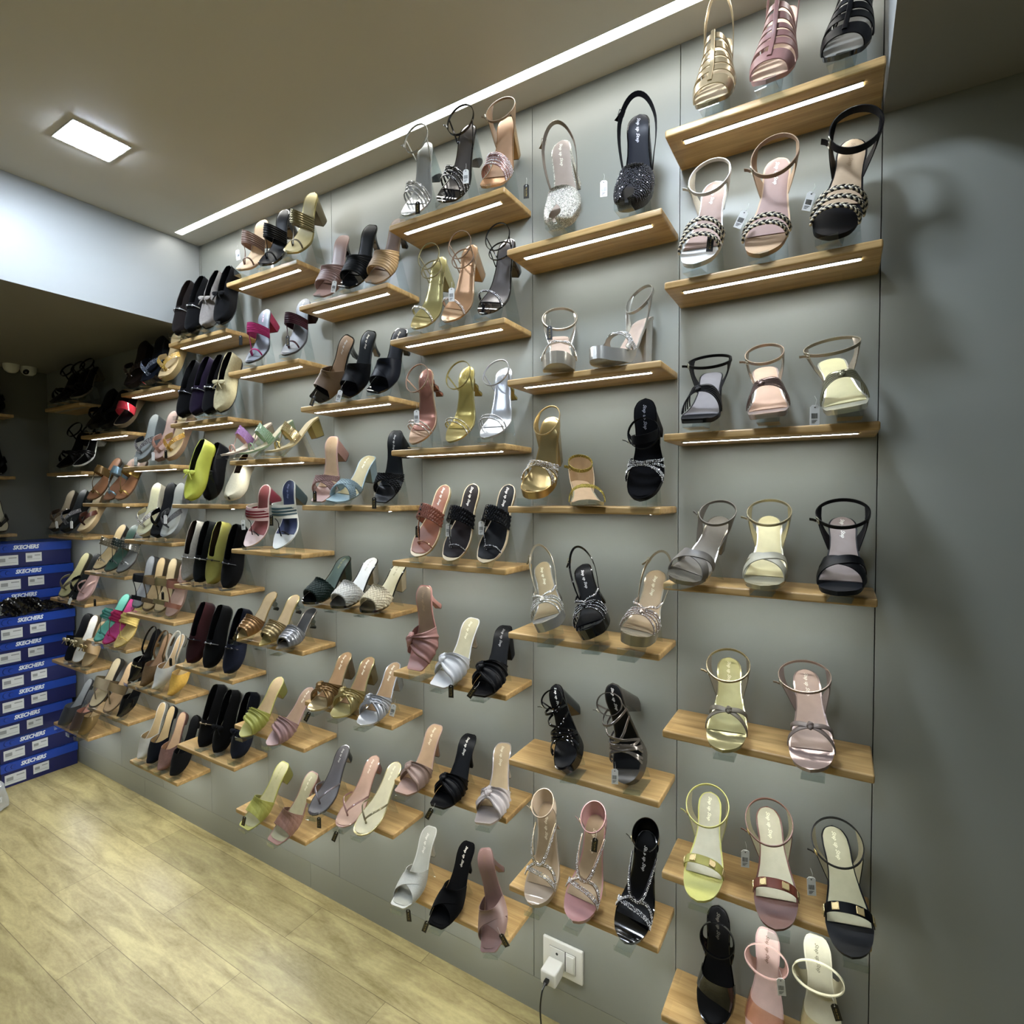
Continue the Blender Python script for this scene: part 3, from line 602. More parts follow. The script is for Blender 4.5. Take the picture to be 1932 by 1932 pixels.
# --- ways the uppers in this shop are made
def kol(q, m, fin=None, s=.52, w=.032, rnd=None, m2=None, lining=None, hf=1.08, hw=.0026, cf=None):
    ob = q.band(m, s, s - .02, w, w, hf, 'strap', fin, lining)
    q.srib(m2 or m, [(s - .05, -.12, hf), (.34, -.2, .85), (.24, -.16, .45), (.17, -.1, .03)], hw, cf, 'centre_strap'); q.srib(m2 or m, [(.165, -.12, .02), (.175, .0, .75), (.175, .45, 1.), (.15, .96, 1)], hw * 1.2, cf, 'toe_loop')
    if rnd:
        for i in range(3):
            P, o = q.o.surf(np.array([s + .055 - .055 * i]), np.array([-.12]), hf); b = MB(); b.ell(P[0] + o[0] * .003, [[.0042, 0, 0], [0, .0042, 0], [0, 0, .003]]); k = q.add(b, 'stud', 'P0a0a0b', ob); a = np.linspace(0, 2 * math.pi, 17); X = np.array([1., 0, 0]); Y = np.cross(o[0], X); b = MB()
            b.tube([P[0] + o[0] * .003 + .0052 * (math.cos(t) * X + math.sin(t) * Y) for t in a], .0009, 5, caps=False); q.add(b, 'stud_ring', rnd, k)
    return ob
def thong(q, m, hw=.0035, s=.47, fin=None, post=.17, wide=None):
    for sg in (-1, 1): q.srib(m, [(post, 0, .02), (post + .03, sg * .06, .75), (.33, sg * .55, 1.05), (s, sg * .99, 1)], hw, fin)
    if wide: q.band(wide, s - .06, s - .06, .03, .03, 1.0, pat='glit')
def vbands(q, m, hw=.009, fin=None, gem=None):
    for sg in (-1, 1): q.srib(m, [(.18, 0, .05), (.22, sg * .1, .8), (.36, sg * .6, 1.08), (.5, sg * .99, 1)], [hw * (.35 + .65 * min(1, i / 12)) for i in range(16 if q.far else 30)], fin)
def glad(q, m):
    q.band(m, .15, .15, .022, .022, 1.1, lining=None)
    for s, b in ((.27, .013), (.345, .013), (.42, .012), (.52, .014), (.61, .014)): q.band(m, s, s, b, b, 1.12)
    q.srib(m, [(.14, 0, 1.15), (.35, 0, 1.18), (.64, 0, 1.2)], .0042, None, 'centre_strap', th=.0032); q.sling(m, .0032, .6, .078, .030, .012)
def studs(q, ob, s0, s1, hf, n=4, mat='Mdcc692'):
    for i in range(n):
        u = -.84 + 1.68 * i / (n - 1); P, o = q.o.surf(np.array([s0 + (s1 - s0) * (u + 1) / 2]), np.array([u]), hf); P, o = P[0], o[0]; T = q.o.P(.34) - q.o.P(.3); T /= np.linalg.norm(T); w = np.cross(T, o); e = .0068; b = MB()
        c = [P + o * .0022 + T * x * e + w * y * e for x, y in ((-1, -1), (1, -1), (1, 1), (-1, 1))]; c2 = [p + o * .0012 - (p - P) * .1 for p in c]; b.add(np.array(c + c2), [(4, 5, 6, 7), (0, 1, 5, 4), (1, 2, 6, 5), (2, 3, 7, 6), (3, 0, 4, 7)])
        for p in c2: b.ell(P + (p - P) * .75 + o * .0006, np.eye(3) * .0011, 0, 6, 4)
        q.add(b, 'square_stud', mat, ob, smooth=False)
def knotty(q, m, s=.3, n=4, fin=None, u=0., hf=1.):
    for i in range(n):
        d = (i - (n - 1) / 2) / n; q.srib(m, [(s - .02 + d * .24, -.99, 1), (s + d * .2, -.5, hf), (s + d * .10, u, hf * 1.02), (s + d * .2, .5, hf), (s - .02 + d * .24, .99, 1)], .0032, fin)
    q.knot(m, s, u, .0085, hf)
def cross4(q, m, fin=None, hw=.0028, s=.3):
    for a, b in ((.42, .2), (.2, .42), (.34, .24), (.24, .34)): q.srib(m, [(a, -.99, 1), ((a + b) / 2, 0, 1.04), (b, .99, 1)], hw, fin)
def twist(q, m, s=.31, w=.062, u=-.3, lin=None, ks=.011, pin=.45): q.band(m, s + .02, s - .02, w * .8, w, 1.05, 'upper', 'pleat', lin, pin, u); q.knot(m, s, u, ks, 1.05)

# ------------------------------------------------------------------ every shoe on the wall
PN = {2: ['left', 'right'], 3: ['left', 'middle', 'right'], 4: ['leftmost', 'second', 'third', 'rightmost']}
STANDS = []
def where(p):
    c, r, i, n = p
    w = PN[n][i] + (' of two' if n == 2 else ' of three' if n == 3 else ' of four')
    return w, ('top shelf' if r == 1 else ORD[r-1] + ' shelf down'), CN[c].replace(' column from right', ' column from right')
def shoe(name, desc, p, T, H, yaw, base, tags=()):
    toe, hh, pl, ht, so, ins, hm, i0 = base[:8]; wm = base[8] if len(base) > 8 else .0395
    mw, k = pose(T, H, hh, pl, yaw, toe); q = Shoe(mw, k, toe, hh, pl, ht, so, ins, hm, i0, far=p[0] >= 5, wm=wm, name=name)
    w, sh, cn = where(p); dw = desc.split(); lab = '%s, %s, %s, %s' % (desc, w, sh, cn)
    if len(lab.split()) > 16: lab = '%s, %s, %s, %s' % (desc, w.split()[0], sh.replace(' shelf down', ' shelf'), cn)
    if len(lab.split()) > 16: lab = '%s, %s, %s, %s' % (desc, w.split()[0], sh.replace(' shelf down', ' shelf'), cn.replace(' column', ''))
    tag(q.root, lab, 'shoe', 'shoes on the %s of the %s' % (sh, cn))
    for kind, x, y, z, rot in tags: q.tagc(kind, Vector((x, y, z)), rot)
    R = np.array(mw.to_3x3()); o = q.o; zs = SZ[(p[0], p[1])] + 1.45; Tn = np.array(T)
    if not (desc.startswith('silver platform sandal with tw') or desc.startswith('silver high') or desc.startswith('gold glitter low')):
        s = .60; B = q.bot; nn_ = o.n(np.array(s)); ya, za = float(np.interp(s, q.bs, B[:, 1])) - nn_[1] * .0055, float(np.interp(s, q.bs, B[:, 2])) - nn_[2] * .0055; m = 0.
        for yy, zz in B[:, 1:]:
            if yy < ya - .012: m = max(m, (za - zz + .0025) / (ya - yy))
        c_ = float(o.at(o.c, s)) * k; ap = Tn + R @ np.array([c_, ya, za]); bl = Tn + R @ np.array([c_, ya - .08, za - m * .08]); t0 = Tn
        stand(T, dict(X=R[:, 0], A=R[:, 1], N=R[:, 2], toe=t0, apex=ap, ball=bl, pl=pl * k + (.019 if name in ('loafer', 'flat_shoe', 'platform_shoe') or (hh < .03 and pl == .006) else 0)), zs, 'clear acrylic stand, %s, %s, %s' % (w, sh, cn))
    return q
q = shoe('sandal', 'beige strappy caged sandal', (0,1,0,3), (-0.2318,-0.1500,2.2272), (-0.2303,-0.0458,2.4371), 0, ('r',0.045,0.008,'block','Mb3a489','Kc9b48a',None,0.03))
glad(q,'Mad9c7c')
q = shoe('sandal', 'dusty rose strappy caged sandal', (0,1,1,3), (-0.1269,-0.1500,2.2306), (-0.1053,-0.0545,2.4435), 0, ('r',0.045,0.008,'block','Lb08078','Kd0b090',None,0.03))
glad(q,'L8f6460')
q = shoe('sandal', 'black strappy caged sandal', (0,1,2,3), (-0.0068,-0.1500,2.2272), (0.0222,-0.0531,2.4386), 0, ('r',0.045,0.008,'block','P17171c','K75736c',None,0.03))
glad(q,'L17171c')
q = shoe('sandal', 'white sandal with black and white plaited straps', (0,2,0,3), (-0.2588,-0.1500,1.9117), (-0.2348,-0.0626,2.1291), 0, ('r',0.035,0.011,'block','We2e2e2','K9a7d70',None,0.22), [('b', -0.2297, -0.1513, 1.9602, -0.1)])
[q.rope(['Wd8cdb4','W111114'],[(s-.02,-.99,1),(s+.015,0,1.05),(s-.02,.99,1)]) for s in (.20,.27,.34)];q.ankle('Lcfcac2',.0038,.80,.045,.041,.048,.1,counter='Lcfcac2',cs=.66,lining='Fd2c8b0');q.letter('Wf2efe2')
q = shoe('sandal', 'tan sandal with black and white plaited straps', (0,2,1,3), (-0.1353,-0.1400,1.9092), (-0.1122,-0.0739,2.1341), 0, ('r',0.035,0.011,'block','Lb9956d','K93736a',None,0.22), [('w', -0.1719, -0.1519, 1.9925, -0.45)])
[q.rope(['Wd8cdb4','W111114'],[(s-.02,-.99,1),(s+.015,0,1.05),(s-.02,.99,1)]) for s in (.19,.25)];q.ankle('L8d7052',.0045,.80,.045,.042,.048,.1,counter='La98a68',cs=.66);q.letter('Wf2efe2')
q = shoe('sandal', 'black sandal with black and white plaited straps', (0,2,2,3), (-0.0196,-0.1500,1.9100), (0.0179,-0.0728,2.1293), 0.1, ('r',0.035,0.011,'block','L131319','Kb59a78',None,0.36), [('w', -0.0544, -0.1564, 1.993, -0.3)])
[q.rope(['Wd8cdb4','W111114'],[(s-.02,-.99,1),(s+.015,0,1.05),(s-.02,.99,1)]) for s in (.17,.24,.31)];q.ankle('L14141a',.007,.84,.045,.042,.050,.1,counter='L14141a',cs=.66);q.letter('W9c8468')
q = shoe('sandal', 'black square-toe sandal with knotted straps', (0,3,0,3), (-0.2466,-0.2050,1.5872), (-0.2445,-0.0308,1.7252), 0.05, ('s',0.065,0.01,'block','L2a2b30','K777377',None,0.22))
knotty(q,'L1c1c21',.36,5,u=-.1,hf=1.15);q.ankle('L17171b',.0030,.80,.044,.046,.048,.1,counter='L17171b',cs=.68)
q = shoe('sandal', 'rose bronze square-toe sandal with knotted straps', (0,3,1,3), (-0.1150,-0.2050,1.5872), (-0.1394,-0.0317,1.7239), 0, ('s',0.065,0.01,'block','Mcdb9b0','Kd3a98a',None,0.22))
knotty(q,'M76625c',.36,5,u=-.15,hf=1.15);q.ankle('Mb5a08c',.0030,.80,.046,.038,.044,.3,counter='M93897a',cs=.68)
q = shoe('sandal', 'pale gold square-toe sandal with knotted straps', (0,3,2,3), (0.0128,-0.2050,1.5872), (-0.0189,-0.0334,1.7247), -0.1, ('s',0.065,0.01,'block','Mdad6c2','Kc8bf88',None,0.22), [('w', -0.038, -0.229, 1.5896, 0)])
knotty(q,'M8d8a72',.36,5,u=0,hf=1.15);q.ankle('Ma89c86',.0030,.80,.044,.050,.045,.15,counter='M93897a',cs=.68)
q = shoe('sandal', 'pewter sandal with crossed straps', (0,4,0,3), (-0.2801,-0.2050,1.2672), (-0.2179,-0.0343,1.4028), 0.15, ('r',0.07,0.01,'block','M8b8578','K7b7367',None,0.21))
q.xband('L6d675f',.18,.38,.020,'L4a4541');q.ankle('L6d675f',.0030,.78,.044,.036,.046,.2,counter='L6d675f',cs=.64)
q = shoe('sandal', 'pale gold sandal with crossed straps', (0,4,1,3), (-0.1221,-0.2050,1.2672), (-0.1262,-0.0310,1.4065), 0.05, ('r',0.07,0.01,'block','Mb5b19c','Kcbc089',None,0.21))
q.xband('La5a18c',.18,.38,.018,'Laca078');q.ankle('Mb3aa8c',.0028,.78,.042,.043,.048,.2,counter='Mb5ab88',cs=.64)
q = shoe('sandal', 'black sandal with crossed straps', (0,4,2,3), (0.0025,-0.2050,1.2672), (0.0070,-0.0310,1.4064), -0.05, ('r',0.07,0.01,'block','L2d3036','K8b7c78',None,0.21))
q.xband('L14151a',.18,.38,.022,'L14151a');q.ankle('L15151a',.0036,.78,.042,.047,.050,.2,counter='L15151a',cs=.64);q.letter('Wdedcd6')
q = shoe('sandal', 'olive gold sandal with knotted crossed straps', (0,5,0,2), (-0.1864,-0.2050,0.9432), (-0.2054,-0.0280,1.0881), 0.03, ('r',0.05,0.009,'block','Ma9a176','Ka9a25f',None,0.22))
[q.srib('L6a6150',p,.0055) for p in ([(.40,-.99,1),(.31,.0,1.05),(.20,.99,1)],[(.24,-.99,1),(.31,.0,1.05),(.38,.99,1)])];q.knot('L6a6150',.31,.05,.0075,1.05);q.ankle('M8e8266',.0028,.745,.042,.044,.046,.1,counter='L6d6454',cs=.62);q.letter('Wddd8ae')
q = shoe('sandal', 'rose gold sandal with knotted crossed straps', (0,5,1,2), (-0.0358,-0.2050,0.9432), (-0.0556,-0.0297,1.0863), -0.05, ('r',0.05,0.009,'block','Ma9958f','Kb59887',None,0.22))
[q.srib('L71625a',p,.005) for p in ([(.40,-.99,1),(.31,.0,1.05),(.20,.99,1)],[(.24,-.99,1),(.31,.0,1.05),(.38,.99,1)])];q.knot('L71625a',.31,.0,.0075,1.05);q.ankle('M94857a',.0028,.755,.042,.048,.044,.05,counter='L71625a',cs=.62,xo=-.004);q.letter('Wf0e8dc')
q = shoe('sandal', 'lime yellow sandal with gold square studs', (0,6,0,3), (-0.2314,-0.2050,0.6282), (-0.2437,-0.0242,0.7695), 0, ('r',0.035,0.008,'block','Lc1bf4a','Kb9b599',None,0.24))
ob=q.band('Laba43f',.30,.27,.017,.017,1.0);studs(q,ob,.30,.27,1.0);q.ankle('Lbfbd58',.0026,.755,.042,.045,.050,.05,counter='Laba85a',cs=.60,buckle='Md2b878',lining='F8f8768');q.letter('Wf4f2d8')
q = shoe('sandal', 'brown sandal with gold square studs', (0,6,1,3), (-0.0890,-0.2050,0.6282), (-0.1262,-0.0237,0.7702), -0.02, ('r',0.035,0.008,'block','L62290f','Kbab494',None,0.24), [('w', -0.1524, -0.1593, 0.723, 0)])
ob=q.band('L74341c',.30,.27,.017,.017,1.0);studs(q,ob,.30,.27,1.0);q.ankle('L66341e',.0026,.755,.042,.045,.050,.05,counter='L6a4538',cs=.60,buckle='Md2b878',lining='F8f8768');q.letter('Wf4f2d8')
q = shoe('sandal', 'black sandal with gold square studs', (0,6,2,3), (0.0325,-0.2050,0.6282), (-0.0030,-0.0252,0.7668), -0.05, ('r',0.035,0.008,'block','L101216','Kbab792',None,0.24), [('w', -0.0358, -0.1601, 0.7103, 0.05)])
ob=q.band('L101216',.30,.27,.017,.017,1.0);studs(q,ob,.30,.27,1.0);q.ankle('L0f1115',.0026,.755,.042,.045,.050,.05,counter='L101216',cs=.60,buckle='Md2b878',lining='F8f8768');q.letter('Wf4f2d8')
q = shoe('sandal', 'black patent sandal with broad toe strap', (0,7,0,3), (-0.2198,-0.1150,0.3070), (-0.2208,-0.0453,0.5259), 0.05, ('r',0.045,0.008,'block','P101012','L1b1b1d',None,0.03))
q.band('P141416',.38,.26,.035,.055,1.05);q.ankle('P121214',.0042,.72,.028,.036,.034,.25,counter='P121214',cs=.58,buckle=None);q.letter('W55534c')
q = shoe('sandal', 'blush pink sandal with clear broad strap', (0,7,1,3), (-0.1239,-0.1200,0.3062), (-0.1197,-0.0424,0.5118), 0, ('s',0.045,0.008,'block','Pd0aca6','Kd6b6ac',None,0.03), [('w', -0.0876, -0.1262, 0.4636, 0.1)])
q.band('Cfae8dc',.34,.22,.05,.04,1.05);q.ankle('Pe2b8ae',.0042,.74,.034,.044,.030,.15,counter='Pb98f84',cs=.62,buckle=None);q.letter('W8a6e60')
q = shoe('sandal', 'ivory sandal with narrow ankle strap', (0,7,2,3), (-0.0162,-0.1000,0.3162), (-0.0286,-0.0449,0.5364), -0.05, ('s',0.045,0.008,'block','Pd9d6bc','Kcdc9ac',None,0.03), [('b', 0.0077, -0.1174, 0.4509, 0.3)])
q.band('Cfaf6ea',.34,.22,.05,.04,1.05);q.ankle('Pdcd8b4',.0040,.70,.034,.047,.028,.2,counter='Pa8a284',cs=.60,buckle=None);q.letter('W85826c')
q = shoe('platform_shoe', 'silver glitter peep-toe slingback platform shoe', (1,1,0,2), (-0.5722,-0.1400,2.0692), (-0.5763,-0.1168,2.2989), 0.05, ('r',0.1,0.018,'block','Ge0dccc','K9e8c7d',None,0.03), [('b', -0.6434, -0.1734, 2.1708, 0)])
q.closed('Gece8da','Kb8b7a0',.43,kind='mule',sx=-.03,peep=.17,fin='glit');q.gemmat='Rffffff';q.sling('M877c70',.0042,.46,.05,.046,-.022,z0=.9,buckle='Mb9b0a0');q.letter('Wf0ead8')
q = shoe('platform_shoe', 'black sparkling peep-toe slingback platform shoe', (1,1,1,2), (-0.4037,-0.1350,2.0692), (-0.3891,-0.1085,2.2981), 0.1, ('r',0.1,0.018,'block','G121214','L2b2d38',None,0.03), [('w', -0.4521, -0.1668, 2.1253, 0)])
q.gemmat='R5a5a60';q.closed('G131317','L15151b',.43,kind='mule',sx=-.03,peep=.17,fin='gem');q.sling('S121218',.0055,.46,.05,.046,-.022,z0=.9,buckle='M55555a');q.letter('Wc8c8d0')
q = shoe('sandal', 'silver platform sandal with twisted rhinestone strap', (1,2,0,2), (-0.5511,-0.1950,1.7461), (-0.6340,-0.0131,1.8663), 0.4276, ('r',0.12,0.028,'block','Mbcb5a6','Kb89f8c',None,0.16), [('b', -0.5945, -0.1491, 1.8376, 0)])
[q.srib('Mb5ae9c',p,.0075,'gem') for p in ([(.40,-.99,1),(.30,-.2,1.1),(.36,.6,1.1),(.26,.99,1)],[(.24,-.99,1),(.36,-.3,1.12),(.28,.2,1.1),(.38,.99,1)])];q.ankle('Mb0a898',.0036,.80,.052,.044,.040,1.0,buckle=None,counter='Mada698',cs=.7)
q = shoe('sandal', 'silver high platform sandal turned sideways', (1,2,1,2), (-0.4678,-0.1850,1.7461), (-0.3936,-0.0103,1.8763), -0.4014, ('r',0.13,0.028,'block','Mbcbab4','Kab9585','Mc0bfba',0.08))
[q.srib('Ma5a196',p,.0075,'gem') for p in ([(.40,-.99,1),(.30,-.2,1.1),(.36,.6,1.1),(.26,.99,1)],[(.24,-.99,1),(.36,-.3,1.12),(.28,.2,1.1),(.38,.99,1)])];q.ankle('Ma7a59c',.0036,.80,.056,.036,.042,1.0,buckle=None,counter='Ma7a59c',cs=.7)
q = shoe('sandal', 'gold mirror platform sandal with sparkling crossed straps', (1,3,0,3), (-0.6427,-0.1600,1.4374), (-0.6162,-0.0805,1.6497), 0.15, ('r',0.12,0.022,'block','Mbd9f68','M9c8a5e','M9d8f68',0.03))
cross4(q,'Ma08a5f','gem',.0045);q.srib('Ma08a5f',[(.46,-.99,1),(.43,0,1.05),(.46,.99,1)],.0035,'gem');q.ankle('Mb09a6c',.0022,.76,.045,.030,.046,.3,counter='Mb09a6c',cs=.68,buckle=None)
q = shoe('sandal', 'gold glitter low block-heel sandal with closed back', (1,3,1,3), (-0.4692,-0.2050,1.4291), (-0.5814,-0.0106,1.4892), 0.5236, ('r',0.06,0.007,'block','Mb8b49a','Kb8976e','Gb3a659',0.03))
q.band('Gb5a350',.30,.22,.016,.022,1.05,pat='glit');q.ankle('Gb5a350',.0045,.84,.050,.030,.034,.65,counter='Kb89a70',buckle='Mc9b878',cs=.62,full=True)
q = shoe('sandal', 'black platform sandal with rhinestone crossed straps', (1,3,2,3), (-0.3708,-0.1450,1.4343), (-0.3659,-0.1330,1.6645), 0.0, ('r',0.09,0.014,'block','S0b0b0e','S16171c',None,0.03))
cross4(q,'S111116','gem',.0035,.3);q.band('S0d0d10',.62,.66,.018,.02,1.0);q.ankle('S0f0f13',.0042,.60,.03,.034,.034,.35);q.letter('W8f8f98',.93)
q = shoe('sandal', 'silver platform sandal with rhinestone bow straps', (1,4,0,3), (-0.5802,-0.1900,1.1284), (-0.6669,-0.0480,1.2773), -0.1, ('r',0.11,0.026,'flare','Mb0afa8','K9a875f',None,0.17))
knotty(q,'Mb9b6a8',.27,4,'gem',0.);[q.srib('Mb9b6a8',[(.33,0,1.0),(.45,u*.5,1.15),(.60,u*.98,1.1)],.003,'gem') for u in (-1,1)];q.sling('Mb0a894',.0028,.56,.050,.038,.002,buckle='Mc9c0a0');q.letter('We8e4c8',.88)
q = shoe('sandal', 'black platform sandal with rhinestone bow straps', (1,4,1,3), (-0.4688,-0.1900,1.1260), (-0.5517,-0.0495,1.2788), -0.2, ('r',0.11,0.026,'flare','P101013','L1d1e22',None,0.17))
knotty(q,'P141418',.27,4,'gem',0.);[q.srib('P141418',[(.33,0,1.0),(.45,u*.5,1.15),(.60,u*.98,1.1)],.003,'gem') for u in (-1,1)];q.sling('P141418',.0028,.56,.050,.038,.002,buckle='Mc9c0a0');q.letter('Wc8c8c8',.88)
q = shoe('sandal', 'rose gold platform sandal with rhinestone bow straps', (1,4,2,3), (-0.3765,-0.2000,1.1248), (-0.3643,-0.0292,1.2729), 0.2, ('r',0.11,0.026,'flare','Ma39a86','K9d8560',None,0.17))
knotty(q,'Ma08f82',.27,4,'gem',0.);[q.srib('Ma08f82',[(.33,0,1.0),(.45,u*.5,1.15),(.60,u*.98,1.1)],.003,'gem') for u in (-1,1)];q.sling('Ma59c88',.0028,.56,.050,.038,.002,buckle='Mc9c0a0');q.letter('We8e4c8',.88)
q = shoe('sandal', 'black patent platform sandal with wrapping straps', (1,5,0,2), (-0.5455,-0.1450,0.7823), (-0.6179,-0.0694,0.9684), -0.15, ('r',0.1,0.026,'block','P0e0e10','L141518',None,0.03))
cross4(q,'P0f0f12',None,.0032,.3);[q.srib('P0f0f12',p,.0030) for p in ([(.42,-.99,1),(.52,.2,1.0),(.66,.99,1)],[(.66,-.99,1),(.56,0,1.05),(.42,.99,1)],[(.24,-.99,1),(.28,0,1.1),(.36,.99,1)],[(.50,-.99,1),(.42,0,1.1),(.30,.99,1)],[(.74,-.99,1),(.70,0,1.15),(.74,.99,1)])];q.ankle('P0f0f12',.0022,.76,.028,.034,.026,.25,xo=-.004,counter=None);q.letter('Wd8d8d4',.95)
q = shoe('sandal', 'pewter mirror platform sandal with wrapping straps', (1,5,1,2), (-0.4015,-0.1150,0.7822), (-0.4570,-0.0911,1.0055), -0.15, ('r',0.1,0.026,'block','M5b5650','L17181b',None,0.14), [('w', -0.4337, -0.139, 0.8065, 0.0)])
cross4(q,'M77706a',None,.0032,.3);[q.srib('M77706a',p,.0030) for p in ([(.42,-.99,1),(.52,.2,1.0),(.66,.99,1)],[(.66,-.99,1),(.56,0,1.05),(.42,.99,1)],[(.24,-.99,1),(.28,0,1.1),(.36,.99,1)],[(.50,-.99,1),(.42,0,1.1),(.30,.99,1)],[(.74,-.99,1),(.70,0,1.15),(.74,.99,1)])];q.ankle('M77706a',.0022,.76,.028,.034,.026,.25,xo=-.004,counter=None);q.letter('Wd8d8d4',.95)
q = shoe('stiletto_sandal', 'beige patent stiletto with sparkling T-strap', (1,6,0,3), (-0.6168,-0.1850,0.4532), (-0.6376,-0.0675,0.6548), 0.05, ('r',0.105,0.016,'thin','Pb7a48e','Ka18865',None,0.2))
q.srib('Mb3a283',[(.32,-.99,1),(.26,-.3,1.02),(.22,.4,1.02),(.19,.99,1)],.0052,'gem');q.srib('Mb3a283',[(.22,.9,1),(.3,.55,1.05),(.42,.1,1.15),(.56,-.3,1.1),(.78,-.95,1.)],.0048,'gem');q.srib('Mb3a283',[(.24,-.8,1),(.32,-.25,1.08),(.46,.1,1.18),(.60,.5,1.15),(.8,.97,1.)],.0048,'gem');q.ankle('Pc0ab92',.0036,.88,.045,.028,.034,.15,counter='Pc0ab92',cs=.84,full=True,buckle='Mc9b890');q.letter('We8dcc0',.86)
q = shoe('stiletto_sandal', 'pink patent stiletto with sparkling T-strap', (1,6,1,3), (-0.5159,-0.1800,0.4532), (-0.5011,-0.0671,0.6633), 0.1, ('r',0.105,0.016,'thin','Pb98585','Ka58b68',None,0.2), [('b', -0.4707, -0.1686, 0.6511, -0.1)])
q.srib('Mb59a84',[(.32,-.99,1),(.26,-.3,1.02),(.22,.4,1.02),(.19,.99,1)],.0052,'gem');q.srib('Mb59a84',[(.22,.9,1),(.3,.55,1.05),(.42,.1,1.15),(.56,-.3,1.1),(.78,-.95,1.)],.0048,'gem');q.srib('Mb59a84',[(.24,-.8,1),(.32,-.25,1.08),(.46,.1,1.18),(.60,.5,1.15),(.8,.97,1.)],.0048,'gem');q.ankle('Pb98a8a',.0036,.88,.045,.028,.034,.15,counter='Pb98a8a',cs=.84,full=True,buckle='Mc9b890');q.letter('We8dcc0',.86)
q = shoe('stiletto_sandal', 'black patent stiletto with sparkling T-strap', (1,6,2,3), (-0.3937,-0.1750,0.4532), (-0.3725,-0.0702,0.6641), 0.1, ('r',0.105,0.016,'thin','P0c0c0f','L17181d',None,0.2))
q.srib('M34343a',[(.32,-.99,1),(.26,-.3,1.02),(.22,.4,1.02),(.19,.99,1)],.0052,'gem');q.srib('M34343a',[(.22,.9,1),(.3,.55,1.05),(.42,.1,1.15),(.56,-.3,1.1),(.78,-.95,1.)],.0048,'gem');q.srib('M34343a',[(.24,-.8,1),(.32,-.25,1.08),(.46,.1,1.18),(.60,.5,1.15),(.8,.97,1.)],.0048,'gem');q.ankle('P0d0d10',.0036,.88,.045,.028,.034,.15,counter='P0d0d10',cs=.84,full=True,buckle='Mc9b890');q.letter('Wd8d8d8',.86)
q = shoe('sandal', 'silver sandal with rhinestone straps and clear heel', (2,1,0,3), (-1.0463,-0.1350,2.2272), (-1.0030,-0.0949,2.4462), 0.1, ('r',0.085,0.006,'block','Mc0c4c6','Mb4b8b8','Cdce6e8',0.24), [('b', -0.989, -0.159, 2.232, 0)])
[q.srib('Mb8b8b4',[(a,-.99,1),(a-.03,0,1.08),(a-.12,.99,1)],.0030,'gem') for a in (.28,.335,.39,.445)];q.ankle('Ma9a9a2',.0026,.80,.05,.036,.042,.35,buckle='Mb8b8b8',counter=None)
q = shoe('sandal', 'black sandal with rhinestone straps and clear heel', (2,1,1,3), (-0.9171,-0.1400,2.2272), (-0.8489,-0.1000,2.4397), 0.15, ('r',0.085,0.006,'block','P26262a','M6f6b6a','Cd0d8dc',0.24), [('w', -0.8242, -0.165, 2.2632, 0)])
[q.srib('P18181b',[(a,-.99,1),(a-.03,0,1.08),(a-.12,.99,1)],.0030,'gem') for a in (.28,.335,.39,.445)];q.ankle('P18181b',.0026,.80,.05,.036,.042,.35,buckle='Mb8b8b8',counter=None)
q = shoe('sandal', 'rose gold sandal with broad glitter strap', (2,1,2,3), (-0.7764,-0.1350,2.2272), (-0.7490,-0.0718,2.4404), 0.15, ('r',0.085,0.006,'block','Mc89c72','Kb58c66','Mb08c5c',0.24))
[q.srib('Ma9807a',[(a,-.99,1),(a-.02,0,1.08),(a-.09,.99,1)],.0042,'gem') for a in (.25,.29,.33,.37,.41)];q.ankle('L7d6244',.0026,.80,.048,.038,.046,.2,counter='L7d6244',cs=.68)
q = shoe('sandal', 'gold block-heel sandal with knotted ankle cords', (2,2,0,3), (-1.0078,-0.1500,1.9042), (-0.9551,-0.0926,2.1185), 0.1, ('a',0.08,0.006,'block','Mb5a874','Ma69c68','Mb0a878',0.22))
q.srib('Ma39a78',[(.25,-.99,1),(.22,0,1.05),(.17,.99,1)],.0038,'gem');q.ankle('Ma39a78',.0016,.80,.046,.034,.036,.5,xo=-.008,buckle=None,counter=None);q.ankle('Ma39a78',.0016,.70,.034,.031,.030,.2,buckle=None,counter=None)
q = shoe('sandal', 'rose gold block-heel sandal with knotted ankle cords', (2,2,1,3), (-0.8996,-0.1500,1.9055), (-0.8435,-0.1032,2.1216), 0.1, ('a',0.08,0.006,'block','Mc6a684','Mbd9572','Mb38f6a',0.22), [('w', -0.8669, -0.1716, 1.972, 0)])
q.srib('Ma88f7c',[(.25,-.99,1),(.22,0,1.05),(.17,.99,1)],.0038,'gem');q.ankle('Ma88f7c',.0016,.80,.046,.034,.036,.5,xo=-.008,buckle=None,counter=None);q.ankle('Ma88f7c',.0016,.70,.034,.031,.030,.2,buckle=None,counter=None)
q = shoe('sandal', 'black patent block-heel sandal with knotted ankle cords', (2,2,2,3), (-0.7828,-0.1500,1.9053), (-0.7396,-0.0842,2.1194), 0.1, ('a',0.08,0.006,'block','P17171a','M726e6e','P17171a',0.22))
q.srib('P19191c',[(.25,-.99,1),(.22,0,1.05),(.17,.99,1)],.0038,'gem');q.ankle('P19191c',.0016,.80,.046,.034,.036,.5,xo=-.008,buckle=None,counter=None);q.ankle('P19191c',.0016,.70,.034,.031,.030,.2,buckle=None,counter=None)
q = shoe('sandal', 'rose gold sandal with slim straps and beaded heel', (2,3,0,3), (-1.0045,-0.1600,1.5882), (-0.9944,-0.1129,1.8098), 0.05, ('a',0.085,0.006,'spool','Mc0a084','M9f6f60','M7d4f3c',0.22), [('w', -0.9795, -0.1814, 1.6654, 0)])
